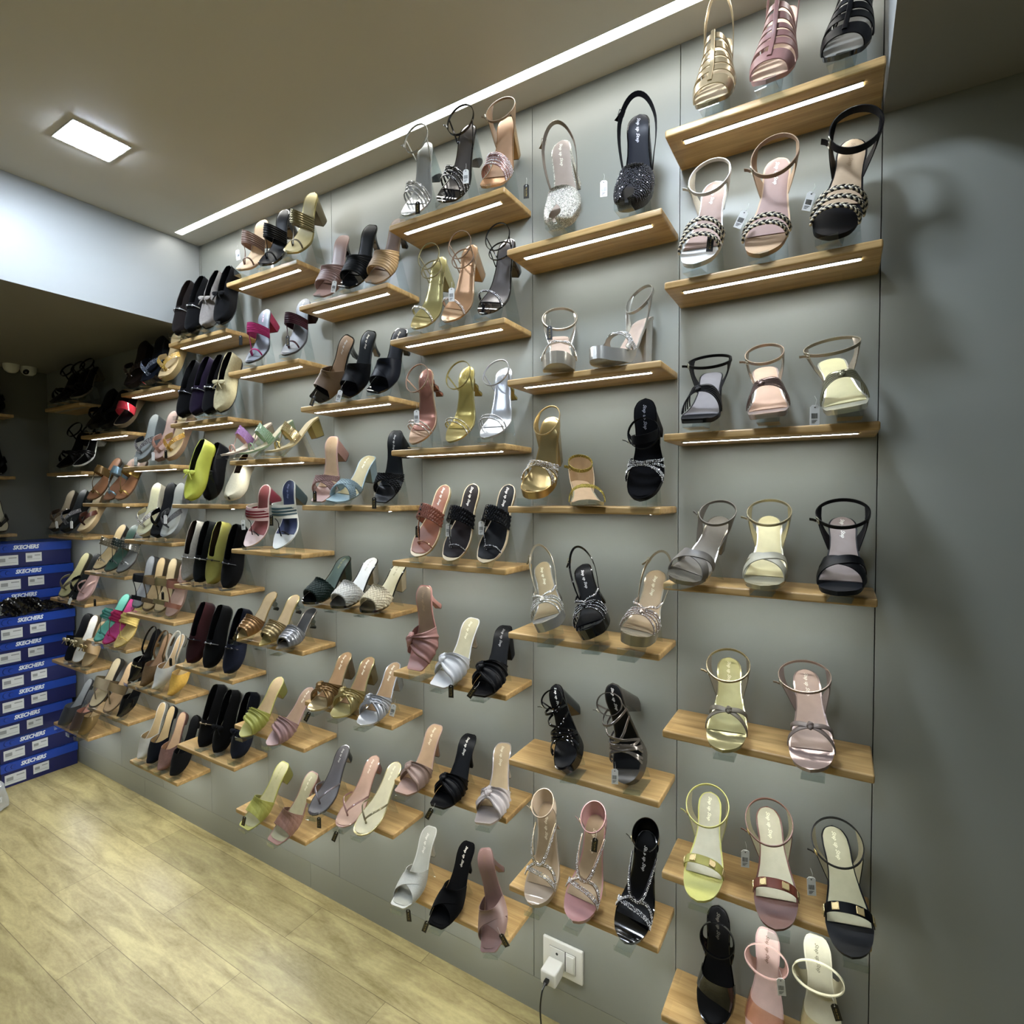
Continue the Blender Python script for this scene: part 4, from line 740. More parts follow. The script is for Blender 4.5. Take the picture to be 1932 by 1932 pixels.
[q.srib('Mb39a84',[(a,-.99,1),(a-.03,0,1.06),(a-.07,.99,1)],.0022,'gemc') for a in (.27,.23)];q.ankle('Mab8e7a',.0022,.74,.042,.036,.042,.3,xo=-.004,buckle=None);q.letter('W8a6052',.93,.008)
q = shoe('sandal', 'gold sandal with slim straps and beaded heel', (2,3,1,3), (-0.8901,-0.1450,1.5882), (-0.8723,-0.0850,1.8062), 0.05, ('a',0.085,0.006,'spool','Mb8ab74','Maa9a58','M8c7c40',0.22))
[q.srib('Ma59864',[(a,-.99,1),(a-.03,0,1.06),(a-.07,.99,1)],.0022,'gemc') for a in (.27,.23)];q.ankle('Ma59864',.0022,.74,.042,.036,.042,.3,xo=-.004,buckle=None);q.letter('W8a7c42',.93,.008)
q = shoe('sandal', 'silver sandal with slim straps and beaded heel', (2,3,2,3), (-0.7648,-0.1650,1.5882), (-0.7636,-0.0682,1.7933), 0.05, ('a',0.085,0.006,'spool','Mc6c8cc','Mb0b4ba','Ma09058',0.22))
[q.srib('Mb2b2b4',[(a,-.99,1),(a-.03,0,1.06),(a-.07,.99,1)],.0022,'gemc') for a in (.27,.23)];q.ankle('Mb2b2b4',.0022,.74,.042,.036,.042,.3,xo=-.004,buckle=None);q.letter('W8c9096',.93,.008)
q = shoe('slipper', 'tan flat slipper with toe loop and round studs', (2,4,0,3), (-1.0093,-0.1450,1.2762), (-0.9910,-0.0387,1.4853), 0.1, ('r',0.016,0.008,'flat','Wc9b48c','L8f5236','Wb39b70',0.05), [('b', -1.0174, -0.1368, 1.3513, 0)])
q.gemmat='Rd8a880';kol(q,'L7d4028','braid',.53,.04,'M8c8478',cf='gemc',hw=.002);q.letter('We0dcd4',.95,.0115)
q = shoe('slipper', 'dark brown flat slipper with toe loop and round studs', (2,4,1,3), (-0.8944,-0.1450,1.2712), (-0.8820,-0.0511,1.4866), 0.1, ('r',0.016,0.008,'flat','Wc6b491','L332a2b','Wb39b70',0.05), [('w', -0.9041, -0.1431, 1.3594, 0)])
kol(q,'L17161a','braid',.53,.04,'M8c8478',cf='gemc',hw=.002);q.letter('We0dcd4',.95,.0115)
q = shoe('slipper', 'black flat slipper with toe loop and round studs', (2,4,2,3), (-0.7815,-0.1450,1.2724), (-0.7708,-0.0418,1.4836), 0.05, ('r',0.016,0.008,'flat','Wc2b090','L16181d','Wb39b70',0.05), [('w', -0.8002, -0.1384, 1.3677, 0)])
kol(q,'L0f1014','braid',.53,.04,'M8c8478',cf='gemc',hw=.002);q.letter('We0dcd4',.95,.0115)
q = shoe('mule', 'dusty pink mule with big knot and slim heel', (2,5,0,3), (-0.9992,-0.1650,0.9644), (-1.0041,-0.1200,1.1985), 0.05, ('s',0.085,0.006,'kit','Lb47a70','K9c8062',None,0.26))
twist(q,'La07068',.33,.10,-.35,'L8a544c',.015);q.letter('Wb89a78',.93)
q = shoe('mule', 'white mule with twisted knot strap', (2,5,1,3), (-0.8931,-0.2050,0.9452), (-0.8910,-0.0391,1.1017), 0.15, ('s',0.08,0.006,'kit','Lcdcdcd','Kb5ac86',None,0.26), [('b', -0.8331, -0.229, 0.9596, 0)])
twist(q,'Lcacaca',.31,.092,-.35,'La8a8a0',.014);q.letter('We8e4c8',.93)
q = shoe('mule', 'black mule with twisted knot strap', (2,5,2,3), (-0.7641,-0.2050,0.9452), (-0.7870,-0.0346,1.0917), 0.1, ('s',0.08,0.006,'block','L151518','L1b1c1f',None,0.26), [('b', -0.768, -0.229, 0.9688, -0.6)])
twist(q,'L131316',.31,.096,-.3,'L101013',.015);q.letter('W9a9a98',.93)
q = shoe('mule', 'dusty rose high mule with pleated knot strap', (2,6,0,3), (-1.0218,-0.2050,0.6242), (-1.0356,-0.0281,0.7579), 0.15, ('s',0.09,0.006,'kit','Lb08d7d','Kb8946a','La37f6c',0.26))
twist(q,'L9a7d6e',.30,.078,-.3,'L7b6053',.013);q.letter('Wece0c0',.94)
q = shoe('mule', 'black high mule with pleated knot strap', (2,6,1,3), (-0.8963,-0.2050,0.6242), (-0.9130,-0.0268,0.7555), 0.15, ('s',0.09,0.006,'kit','L101014','L14161c',None,0.26), [('b', -0.9065, -0.229, 0.6239, -0.5)])
twist(q,'L0f0f13',.30,.082,-.3,'L0f0f13',.013);q.letter('Wd8d8d0',.94)
q = shoe('mule', 'ivory high mule with pleated knot strap', (2,6,2,3), (-0.7501,-0.2050,0.6242), (-0.7963,-0.0302,0.7587), 0.05, ('s',0.09,0.006,'kit','Mc0b5b0','Kab9268','Lbfae98',0.26))
twist(q,'Lb2a7a2',.30,.082,-.1,'L6b5f58',.013);q.letter('We8e0c4',.94)
q = shoe('mule', 'white high mule with crossed straps', (2,7,0,3), (-1.0396,-0.2050,0.2992), (-1.0593,-0.0304,0.4375), 0.1, ('s',0.085,0.006,'kit','Lc4c4ba','Kaaa99a',None,0.03), [('b', -0.9807, -0.229, 0.3231, 0.1)])
q.xband('Fb4b4aa',.2,.42,.05,'Fa09f92');q.letter('We6e4da',.9)
q = shoe('mule', 'black high mule with crossed straps', (2,7,1,3), (-0.9061,-0.2050,0.2992), (-0.9192,-0.0290,0.4345), 0.15, ('s',0.085,0.006,'kit','S0c0c0f','S101012',None,0.03), [('b', -0.922, -0.229, 0.3166, -0.35)])
q.xband('S0c0c0e',.2,.42,.055,'S0c0c0e');q.letter('Wcfcabc',.93)
q = shoe('mule', 'dusty rose high mule with crossed straps', (2,7,2,3), (-0.7376,-0.1950,0.2992), (-0.8181,-0.0989,0.4900), -0.1, ('s',0.085,0.006,'kit','L93706b','L8c6960',None,0.03), [('b', -0.6848, -0.219, 0.3727, 0.55)])
q.xband('L8b6d63',.2,.42,.045,'L6c534c');q.letter('W8a6e5c',.93)
q = shoe('mule', 'mauve mule with ribbed strap and slim heel', (3,1,0,3), (-1.4021,-0.1400,2.0702), (-1.3657,-0.0710,2.2857), 0.2, ('s',0.075,0.006,'kit','L9b7a70','L93756b','P141416',0.28), [('w', -1.3142, -0.164, 2.083, -0.2)])
q.band('L8d6b62',.26,.38,.05,.085,1.08,'upper','rib')
q = shoe('mule', 'black mule with ribbed strap and slim heel', (3,1,1,3), (-1.2799,-0.1500,2.0702), (-1.2354,-0.0779,2.2832), 0.2, ('s',0.075,0.006,'kit','P1c1e20','L24272a','P121214',0.28))
q.band('L1c1f22',.26,.38,.05,.085,1.08,'upper','rib')
q = shoe('mule', 'tan mule with ribbed strap and slim heel', (3,1,2,3), (-1.1854,-0.1350,2.0702), (-1.1309,-0.0674,2.2782), 0.2, ('s',0.075,0.006,'kit','L8d7458','L7d6454','P141416',0.28))
q.band('La88654',.26,.38,.05,.085,1.08,'upper','rib')
q = shoe('mule', 'brown mule with wrapped strap and black slim heel', (3,2,0,3), (-1.4161,-0.1500,1.7478), (-1.3027,-0.1100,1.9473), 0.2, ('s',0.075,0.006,'kit','P141416','K8f6c45','P141416',0.3), [('b', -1.404, -0.174, 1.7481, -0.4)])
q.band('L6d5338',.30,.38,.07,.085,1.06,'upper',None,'L5c452d');q.band('L6d5338',.44,.24,.04,.05,1.12);q.letter('Wc8c0b0',.93,.009)
q = shoe('mule', 'black mule with wrapped strap and slim heel', (3,2,1,3), (-1.2877,-0.1500,1.7462), (-1.2384,-0.0841,1.9601), 0.2, ('s',0.075,0.006,'kit','P101013','L1d2124','P101013',0.3), [('w', -1.2859, -0.174, 1.7514, -0.3)])
q.band('L121419',.30,.38,.07,.085,1.06,'upper',None,'L0d0e12');q.band('L121419',.44,.24,.04,.05,1.12);q.letter('Wc8c0b0',.93,.009)
q = shoe('mule', 'navy mule with wrapped strap and slim heel', (3,2,2,3), (-1.1665,-0.1500,1.7467), (-1.1292,-0.0642,1.9560), 0.2, ('s',0.075,0.006,'kit','P111317','L1e2330','P101013',0.3))
q.band('L1a1e2a',.30,.38,.07,.085,1.06,'upper',None,'L11141c');q.band('L1a1e2a',.44,.24,.04,.05,1.12);q.letter('Wc8c0b0',.93,.009)
q = shoe('mule', 'pink mule with plaited crossed straps', (3,3,0,3), (-1.4257,-0.1350,1.4287), (-1.4274,-0.0722,1.6492), 0.15, ('s',0.075,0.006,'block','Lb08a80','Kab8c66','La1756a',0.26), [('b', -1.4185, -0.159, 1.4525, 0)])
q.xband('L94706a',.2,.38,.024,None,'braid');q.letter('Wa08060',.93,.009)
q = shoe('mule', 'light blue mule with plaited crossed straps', (3,3,1,3), (-1.2900,-0.2000,1.4272), (-1.2915,-0.0368,1.5815), 0.3, ('s',0.075,0.006,'block','L87a2ab','Ka99b6c','L8fa8ae',0.26))
q.xband('L7f969c',.2,.38,.024,None,'braid');q.letter('We8e2c4',.93,.009)
q = shoe('mule', 'black mule with plaited crossed straps', (3,3,2,3), (-1.1443,-0.1450,1.4284), (-1.1399,-0.0820,1.6488), 0.15, ('s',0.075,0.006,'block','L1b1e22','L202529','L15171a',0.26), [('b', -1.152, -0.169, 1.4318, 0)])
q.xband('L15171b',.2,.38,.024,None,'braid');q.letter('Wb8b8b4',.93,.009)
q = shoe('mule', 'dark green mule with broad woven strap', (3,4,0,3), (-1.4183,-0.2050,1.1122), (-1.4065,-0.0318,1.2516), 0.3, ('a',0.08,0.009,'block','P0f1113','L2e4439','L2c3f36',0.28))
q.band('L1e352e',.29,.27,.07,.074,1.1,'upper','weave');q.letter('W7f7c4c',.93,.009)
q = shoe('mule', 'white mule with broad woven strap', (3,4,1,3), (-1.2898,-0.2050,1.1122), (-1.2859,-0.0307,1.2527), 0.3, ('a',0.08,0.009,'block','P121214','Lcfd0cc','Lbdb8a8',0.28))
q.band('Lb4b2a8',.29,.27,.07,.074,1.1,'upper','weave');q.letter('Wa8a69c',.93,.009)
q = shoe('mule', 'cream mule with broad woven strap', (3,4,2,3), (-1.1666,-0.2050,1.1122), (-1.1697,-0.0264,1.2420), 0.3, ('a',0.08,0.009,'block','P121214','Lbdb48e','Lbcb08c',0.28))
q.band('Lb3a684',.29,.27,.07,.074,1.1,'upper','weave');q.letter('W8c8464',.93,.009)
q = shoe('mule', 'bronze metallic mule with knotted straps', (3,5,0,3), (-1.3883,-0.2050,0.7822), (-1.4104,-0.0332,0.9272), 0.15, ('r',0.075,0.006,'block','Mb4a47e','K9b7446','L6e5c3c',0.28), [('b', -1.3801, -0.229, 0.7818, -0.5)])
q.band('M8c6f48',.42,.24,.036,.052,1.06,'upper','pleat',None,.3,-.2);q.band('M8c6f48',.24,.40,.03,.046,1.1,'strap','pleat');q.knot('M8c6f48',.33,-.25,.012,1.1);q.letter('Wece4cc',.93)
q = shoe('mule', 'gold metallic mule with knotted straps', (3,5,1,3), (-1.2866,-0.2050,0.7822), (-1.3058,-0.0321,0.9263), 0.15, ('r',0.075,0.006,'block','Mb9b07c','K957148','L847448',0.28))
q.band('Mab9a68',.42,.24,.036,.052,1.06,'upper','pleat',None,.3,-.2);q.band('Mab9a68',.24,.40,.03,.046,1.1,'strap','pleat');q.knot('Mab9a68',.33,-.25,.012,1.1);q.letter('Wece4cc',.93)
q = shoe('mule', 'silver metallic mule with knotted straps', (3,5,2,3), (-1.1739,-0.2050,0.7822), (-1.1948,-0.0322,0.9259), 0.15, ('r',0.075,0.006,'block','Mc9ccd0','K9b7a50','M9a9a98',0.28), [('w', -1.0929, -0.1636, 0.8366, -0.25)])
q.band('Mb0b2b6',.42,.24,.036,.052,1.06,'upper','pleat',None,.3,-.2);q.band('Mb0b2b6',.24,.40,.03,.046,1.1,'strap','pleat');q.knot('Mb0b2b6',.33,-.25,.012,1.1);q.letter('Wece4cc',.93)
q = shoe('sandal', 'grey thong sandal with low round heel', (3,6,0,3), (-1.3878,-0.2050,0.4552), (-1.4315,-0.0305,0.6046), 0.15, ('r',0.045,0.006,'cyl','P3b383a','L4b474a','P2b2a2c',0.03), [('b', -1.3339, -0.229, 0.4681, 0)])
thong(q,'M8b8284',.0028);q.letter('Wb8b4b0',.93,.009)
q = shoe('sandal', 'pink thong sandal with low round heel', (3,6,1,3), (-1.2672,-0.2050,0.4552), (-1.2920,-0.0291,0.6013), 0.15, ('r',0.045,0.006,'cyl','Pa97f70','Kb8927a','P9b5f5f',0.03), [('b', -1.265, -0.229, 0.448, -0.4)])
thong(q,'P9e756c',.0028);q.letter('We8d8c8',.93,.009)
q = shoe('sandal', 'pale gold thong sandal with round toe', (3,6,2,3), (-1.1926,-0.2050,0.4552), (-1.1987,-0.0274,0.6027), 0.15, ('r',0.04,0.006,'cyl','Mb5a87a','Kc6bd96','Ma99c78',0.03))
thong(q,'M8d8468',.0028);q.letter('Wf0ecd0',.93,.009)
q = shoe('sandal', 'tan high sandal with four-band strap and toe loop', (4,1,0,3), (-1.7946,-0.1500,2.2296), (-1.7734,-0.0687,2.4423), 0.25, ('r',0.08,0.007,'block','Lb08f68','Kbfa078',None,0.03), [('w', -1.7739, -0.174, 2.2779, 0.1)])
q.band('L735544',.58,.55,.045,.040,1.12,'strap','metalrib','L735544');kol(q,'L6b4a38',None,.5,.008)
q = shoe('sandal', 'black high sandal with four-band strap and toe loop', (4,1,1,3), (-1.6781,-0.1450,2.2232), (-1.6417,-0.0775,2.4386), 0.25, ('r',0.08,0.007,'block','P1b1c20','L26282d',None,0.03))
q.band('L141519',.58,.55,.045,.040,1.12,'strap','metalrib','L141519');kol(q,'L141519',None,.5,.008)
q = shoe('sandal', 'olive gold high sandal with banded strap and toe loop', (4,1,2,3), (-1.5388,-0.1500,2.2302), (-1.4783,-0.0937,2.4421), 0.25, ('r',0.085,0.007,'block','Ma1935e','Kb3a56e','L5e5538',0.03))
q.band('M756c4a',.58,.55,.045,.040,1.12,'strap','metalrib','M8e8258');kol(q,'L5b4f34',None,.5,.008)
q = shoe('sandal', 'magenta sandal with laced strap and toe loop', (4,2,0,2), (-1.7494,-0.1500,1.9054), (-1.7651,-0.0719,2.1229), 0.2, ('r',0.065,0.007,'block','L3c3f49','Kc9608a','S9d2a4c',0.04))
q.ins.data.materials[0]=M('L5c626c');kol(q,'S9c1d5c','metalrib',.58,.034,lining='S8c1d52');q.letter('We6b8cc',.95,.009)
q = shoe('sandal', 'maroon sandal with laced strap and toe loop', (4,2,1,2), (-1.5569,-0.1500,1.9055), (-1.5574,-0.0692,2.1225), 0.2, ('r',0.065,0.007,'block','L35363c','L55585c','S3c2024',0.04), [('b', -1.5185, -0.174, 1.9491, 0)])
kol(q,'L4d1f2c','metalrib',.58,.034,lining='L3f1823');q.letter('Wd8c8c8',.95,.009)
q = shoe('sandal', 'lilac sandal with beaded strap and toe loop', (4,3,0,3), (-1.8345,-0.2050,1.5862), (-1.8126,-0.0282,1.7269), -0.1233, ('a',0.055,0.006,'block','Lc9b4a6','Kc4b294','Mb3a48c',0.03))
q.gemmat='Rc48cc8';q.band('L9a6ca0',.55,.45,.042,.036,1.1,'strap','gem','Lb08470');kol(q,'Lc08a78',None,.5,.006,hw=.002)
q = shoe('sandal', 'mint green sandal with beaded strap and toe loop', (4,3,1,3), (-1.7279,-0.2050,1.5862), (-1.6915,-0.0284,1.7277), -0.2033, ('a',0.055,0.006,'block','L93ab84','Kb3a684','L8c9c74',0.03))
q.gemmat='Rd0e0c8';q.band('L6f9468',.55,.45,.042,.036,1.1,'strap','gem','L7d9c6c');kol(q,'L8aa078',None,.5,.006,hw=.002)
q = shoe('sandal', 'gold sandal with beaded strap and toe loop', (4,3,2,3), (-1.5916,-0.2050,1.5862), (-1.5493,-0.0318,1.7277), -0.2393, ('a',0.065,0.006,'block','Laf9c6a','Kb3a070','M9c8c54',0.03))
q.gemmat='Rd8c890';q.band('M93805a',.55,.45,.042,.036,1.1,'strap','gem','L9c8448');kol(q,'Ma08c54',None,.5,.006,hw=.002)
q = shoe('sandal', 'pale pink sandal with red banded strap and toe loop', (4,4,0,2), (-1.8127,-0.1300,1.2678), (-1.7700,-0.0776,1.4954), 0.2, ('a',0.075,0.006,'block','Ld2b8b4','L7b3a3a','L8c1c3a',0.24), [('w', -1.8094, -0.1488, 1.3523, 0.05)])
q.band('Lc9a8a8',.60,.57,.044,.044,1.12,'strap',None,'Lb8b0a0');[q.band('P6d1022',s,s-.01,.006,.006,1.17) for s in (.55,.59,.63)];q.srib('L2a1d1f',[(.5,-.12,1.1),(.3,-.2,.6),(.2,-.1,.05)],.0016);q.srib('L1d1618',[(.26,-.15,.2),(.235,.1,.5),(.2,.6,.7)],.0018)
q = shoe('sandal', 'white sandal with blue banded strap and toe loop', (4,4,1,2), (-1.5399,-0.2050,1.2780), (-1.5416,-0.1520,1.5074), 0.2, ('a',0.08,0.006,'block','Lcfd0c8','L2c3558','L3c5054',0.24), [('b', -1.5463, -0.2235, 1.3755, 0)])
q.band('Lc9c9bc',.60,.57,.044,.044,1.12,'strap',None,'Lb8b8a8');[q.band('L2f4c52',s,s-.01,.006,.006,1.17) for s in (.55,.59,.63)];q.srib('L15161c',[(.5,-.12,1.1),(.3,-.2,.6),(.2,-.1,.05)],.0022);q.srib('L15161c',[(.26,-.15,.2),(.235,.1,.5),(.2,.6,.7)],.0022);q.letter('W9098b8',.93,.009)
q = shoe('mule', 'copper metallic mule with ribbed strap and clear heel', (4,5,0,3), (-1.7861,-0.1950,0.9501), (-1.7949,-0.0342,1.0985), 0.3, ('p',0.07,0.006,'spool','Mb39a68','Ka08a64','Ccfd4d2',0.26), [('b', -1.7565, -0.219, 0.976, -0.25)])
q.band('M8c6a44',.31,.29,.07,.078,1.08,'upper','metalrib','L1a1a1a')
q = shoe('mule', 'gold metallic mule with ribbed strap and clear heel', (4,5,1,3), (-1.6607,-0.1900,0.9442), (-1.6660,-0.0365,1.0986), 0.3, ('p',0.07,0.006,'spool','Mbba86c','Ka58c62','Ccfd4d2',0.26))
q.band('M93805a',.31,.29,.07,.078,1.08,'upper','metalrib','L1a1a1a')
q = shoe('mule', 'dark silver mule with ribbed strap and clear heel', (4,5,2,3), (-1.5533,-0.2050,0.9492), (-1.5940,-0.0220,1.0555), 0.3, ('p',0.07,0.006,'spool','M8c8478','L2a2b2e','Ccfd4d2',0.26))
q.band('M85868a',.31,.29,.07,.078,1.08,'upper','metalrib','L1a1a1a')
q = shoe('mule', 'lime green mule with pleated fan strap', (4,6,0,2), (-1.7497,-0.2050,0.6202), (-1.7493,-0.0461,0.7892), 0.3, ('a',0.06,0.006,'block','Lb0ac4c','Kb59a6c','L9a9a3c',0.24))
q.band('La1a238',.34,.27,.05,.085,1.08,'upper','pleat','L8a7c50',.2,-.7)
q = shoe('mule', 'dusty pink mule with pleated fan strap', (4,6,1,2), (-1.6123,-0.2000,0.6202), (-1.5965,-0.0338,0.7733), 0.3, ('a',0.06,0.006,'block','La88480','K9c7d60','L8f6c66',0.24))
q.band('L8d6a66',.34,.27,.05,.085,1.08,'upper','pleat','L6f544a',.2,-.7);q.letter('We8e0c8',.93,.009)
q = shoe('mule', 'lime green mule with textured band', (4,7,0,2), (-1.7410,-0.2050,0.3052), (-1.7257,-0.0511,0.4792), 0.25, ('s',0.06,0.006,'block','La5a340','Kb3ad7c','La0a040',0.05), [('b', -1.7113, -0.229, 0.357, -0.25)])
q.band('La1a03a',.33,.31,.062,.07,1.08,'upper','croc','L8a8a48');q.letter('W9a9a6c',.93,.009)
q = shoe('mule', 'dusty rose mule with textured band', (4,7,1,2), (-1.5856,-0.2050,0.3052), (-1.5689,-0.0497,0.4819), 0.25, ('s',0.06,0.006,'block','L93685a','Ka79f78','L7d5a50',0.05))
q.band('L87604f',.33,.31,.062,.07,1.08,'upper','croc','L6f5044');q.letter('We0dcc0',.93,.009)
q = shoe('loafer', 'dark brown suede loafer with silver bit', (5,1,0,4), (-2.1978,-0.1450,2.0704), (-2.2036,-0.0715,2.2895), 0.3, ('r',0.014,0.007,'flat','W1a1a1c',None,None,0.05,0.035))
q.closed('S2a2220','L3a2a24',.44,.2,.5,kind='moc');q.band('S2a2220',.38,.38,.014,.014,1.06);q.bit('Mb8b8b8',.38,1.1)
q = shoe('loafer', 'black suede loafer with silver bit', (5,1,1,4), (-2.1099,-0.1450,2.0652), (-2.1158,-0.0702,2.2882), 0.3, ('r',0.014,0.007,'flat','W1a1a1c',None,None,0.05,0.035))
q.closed('S101013','L0c0c0e',.44,.2,.5,kind='moc');q.band('S101013',.38,.38,.014,.014,1.06);q.bit('Mb8b8b8',.38,1.1)
q = shoe('loafer', 'grey suede moccasin with bow', (5,1,2,4), (-2.0116,-0.1450,2.0657), (-2.0174,-0.0702,2.2886), 0.3, ('r',0.014,0.007,'flat','W1a1a1c',None,None,0.05,0.035))
q.closed('S7d7670','L0f0f10',.44,.2,.5,kind='moc');q.bow('S7d7670',.40,0,.022,1.05)
q = shoe('loafer', 'black suede moccasin with bow', (5,1,3,4), (-1.9180,-0.1450,2.0652), (-1.9401,-0.0702,2.2882), 0.3, ('r',0.014,0.007,'flat','W1a1a1c',None,None,0.05,0.035), [('b', -1.775, -0.169, 1.9899, 0)])
q.closed('S121215','L0c0c0e',.44,.2,.5,kind='moc');q.bow('S121215',.40,0,.022,1.05)
q = shoe('loafer', 'black suede loafer with dark chain bit', (5,2,0,4), (-2.1705,-0.1500,1.7510), (-2.1726,-0.0750,1.9739), 0.3, ('r',0.014,0.007,'flat','W1a1a1c',None,None,0.05,0.035))
q.closed('S0f0f13','L0b0b0d',.44,.2,.5,kind='moc');q.band('S0f0f13',.38,.38,.014,.014,1.06);q.bit('M77777c',.38,1.1)
q = shoe('loafer', 'dark purple suede loafer with chain bit', (5,2,1,4), (-2.0798,-0.1500,1.7521), (-2.0819,-0.0750,1.9751), 0.3, ('r',0.014,0.007,'flat','W1a1a1c',None,None,0.05,0.035))
q.closed('S2a1c38','L0f0c16',.44,.2,.5,kind='moc');q.band('S2a1c38',.38,.38,.014,.014,1.06);q.bit('M77777c',.38,1.1)
q = shoe('loafer', 'black suede loafer with silver buckle bit', (5,2,2,4), (-1.9968,-0.1500,1.7491), (-1.9989,-0.0750,1.9721), 0.3, ('r',0.014,0.007,'flat','W1a1a1c',None,None,0.05,0.035))
q.closed('S121115','L0b0b0d',.44,.2,.5,kind='moc');q.band('S121115',.38,.38,.014,.014,1.06);q.bit('Mb8b8b8',.38,1.1)
q = shoe('loafer', 'beige suede moccasin with bow strap', (5,2,3,4), (-1.9208,-0.1500,1.7505), (-1.9370,-0.0750,1.9735), 0.3, ('r',0.014,0.007,'flat','W1a1a1c',None,None,0.05,0.035))
q.closed('Saba078','L100f0d',.44,.2,.5,kind='moc');q.bow('Saba078',.40,0,.022,1.05)
q = shoe('loafer', 'neon yellow moccasin with black lace bow', (5,3,0,3), (-2.0544,-0.1900,1.4328), (-2.0519,-0.1154,1.6558), 0.3, ('r',0.014,0.007,'flat','W9ca01c',None,None,0.05,0.035))
q.closed('Lc0c620','L14182a',.44,.2,.5,kind='moc');q.bow('Lc0c620',.40,0,.022,1.05)
q = shoe('loafer', 'charcoal and pink trimmed moccasin', (5,3,1,3), (-2.0891,-0.1000,1.4338), (-2.1123,-0.0240,1.6538), 0.3, ('r',0.014,0.007,'flat','W1a1a1c',None,None,0.05,0.035))
q.closed('L2a2a30','L0e0e12',.44,.2,.5,kind='moc');q.bow('L2a2a30',.40,0,.022,1.05)
q = shoe('loafer', 'cream canvas slip-on with tweed side panel', (5,3,2,3), (-1.8665,-0.1550,1.4310), (-1.9471,-0.0223,1.5927), 0.5, ('r',0.014,0.007,'flat','Wb8a888',None,None,0.05,0.035))
q.closed('Fb8b094','L3a1e1c',.44,.2,.5,kind='moc')
q = shoe('loafer', 'grey suede loafer with metal emblem', (5,4,0,4), (-2.2301,-0.1100,1.1140), (-2.2108,-0.0612,1.3502), 0.3, ('r',0.014,0.007,'flat','W2a2a2a',None,None,0.05,0.035))
q.closed('S8f8a80','L3a2c26',.44,.2,.5,kind='moc');q.band('S8f8a80',.38,.38,.014,.014,1.06);q.bit('Mb8b8b8',.38,1.1)
q = shoe('loafer', 'black suede loafer with round metal ring', (5,4,1,4), (-2.1440,-0.1100,1.1140), (-2.1247,-0.0612,1.3502), 0.3, ('r',0.014,0.007,'flat','W1a1a1c',None,None,0.05,0.035))
q.closed('S14191a','L0c0e0e',.44,.2,.5,kind='moc');q.band('S14191a',.38,.38,.014,.014,1.06);q.bit('Mb8b8b8',.38,1.1)
q = shoe('loafer', 'mustard yellow loafer with black metal emblem', (5,4,2,4), (-2.0613,-0.1100,1.1140), (-2.0420,-0.0612,1.3502), 0.3, ('r',0.014,0.007,'flat','W7c7828',None,None,0.05,0.035))
q.closed('L8f8a34','L3a2a1a',.44,.2,.5,kind='moc');q.band('L8f8a34',.38,.38,.014,.014,1.06);q.bit('M333333',.38,1.1)
q = shoe('loafer', 'black suede loafer with dark emblem', (5,4,3,4), (-1.9589,-0.1100,1.1062), (-1.9401,-0.0612,1.3424), 0.3, ('r',0.014,0.007,'flat','W1a1a1c',None,None,0.05,0.035))
q.closed('S101013','L0c0c0e',.44,.2,.5,kind='moc');q.band('S101013',.38,.38,.014,.014,1.06);q.bit('M55555a',.38,1.1)
q = shoe('loafer', 'maroon suede loafer with dark tassel knot', (5,5,0,3), (-2.1933,-0.1200,0.7880), (-2.1936,-0.0442,1.0178), 0.3, ('r',0.014,0.007,'flat','W1a1a1c',None,None,0.05,0.035))
q.closed('S431c20','L12131a',.44,.2,.5,kind='moc');q.band('S431c20',.38,.38,.014,.014,1.06);q.bit('M33333a',.38,1.1)
q = shoe('loafer', 'black suede loafer with small metal ring', (5,5,1,3), (-2.0762,-0.1200,0.7880), (-2.0764,-0.0442,1.0178), 0.3, ('r',0.014,0.007,'flat','W1a1a1c',None,None,0.05,0.035))
q.closed('S0d0e11','L0b0b0d',.44,.2,.5,kind='moc');q.band('S0d0e11',.38,.38,.014,.014,1.06);q.bit('M88888c',.38,1.1)
q = shoe('loafer', 'navy suede driving moccasin with studded sole', (5,5,2,3), (-1.9451,-0.1200,0.7880), (-1.9454,-0.0442,1.0178), 0.3, ('r',0.014,0.007,'flat','W1a1a1c',None,None,0.05,0.035))
q.closed('S1e2438','L0f1118',.44,.2,.5,kind='moc');q.band('S1e2438',.38,.38,.014,.014,1.06);q.bit('M33333a',.38,1.1)
q = shoe('loafer', 'black suede loafer with round gold ring', (5,6,0,3), (-2.1547,-0.1020,0.4542), (-2.1553,-0.0224,0.6827), 0.3, ('r',0.014,0.007,'flat','W1a1a1c',None,None,0.05,0.035))
q.closed('S0e0e11','L0b0b0c',.44,.2,.5,kind='moc');q.band('S0e0e11',.38,.38,.014,.014,1.06);q.bit('M8f8270',.38,1.1)
q = shoe('loafer', 'black suede moccasin with thin lace bow', (5,6,1,3), (-2.0606,-0.1000,0.4542), (-2.0612,-0.0223,0.6773), 0.3, ('r',0.014,0.007,'flat','W1a1a1c',None,None,0.05,0.035))
q.closed('S0d0d10','L0b0b0c',.44,.2,.5,kind='moc');q.bow('S0d0d10',.40,0,.022,1.05)
q = shoe('loafer', 'navy suede moccasin with lace bow', (5,6,2,3), (-1.9363,-0.1020,0.4620), (-1.9401,-0.0224,0.6905), 0.3, ('r',0.014,0.007,'flat','W1a1a1c',None,None,0.05,0.035))
q.closed('S181d2c','L0c0d14',.44,.2,.5,kind='moc');q.bow('S181d2c',.40,0,.022,1.05)
q = shoe('slipper', 'dark brown wedge slipper with studded strap', (6,1,0,3), (-2.5780,-0.1450,1.9062), (-2.5979,-0.0779,2.1331), 0.25, ('r',0.055,0.022,'wedge','L2e2320','L3a2c28',None,0.04))
q.gemmat='R4a3a36';vbands(q,'L231a18',.010,'gem')
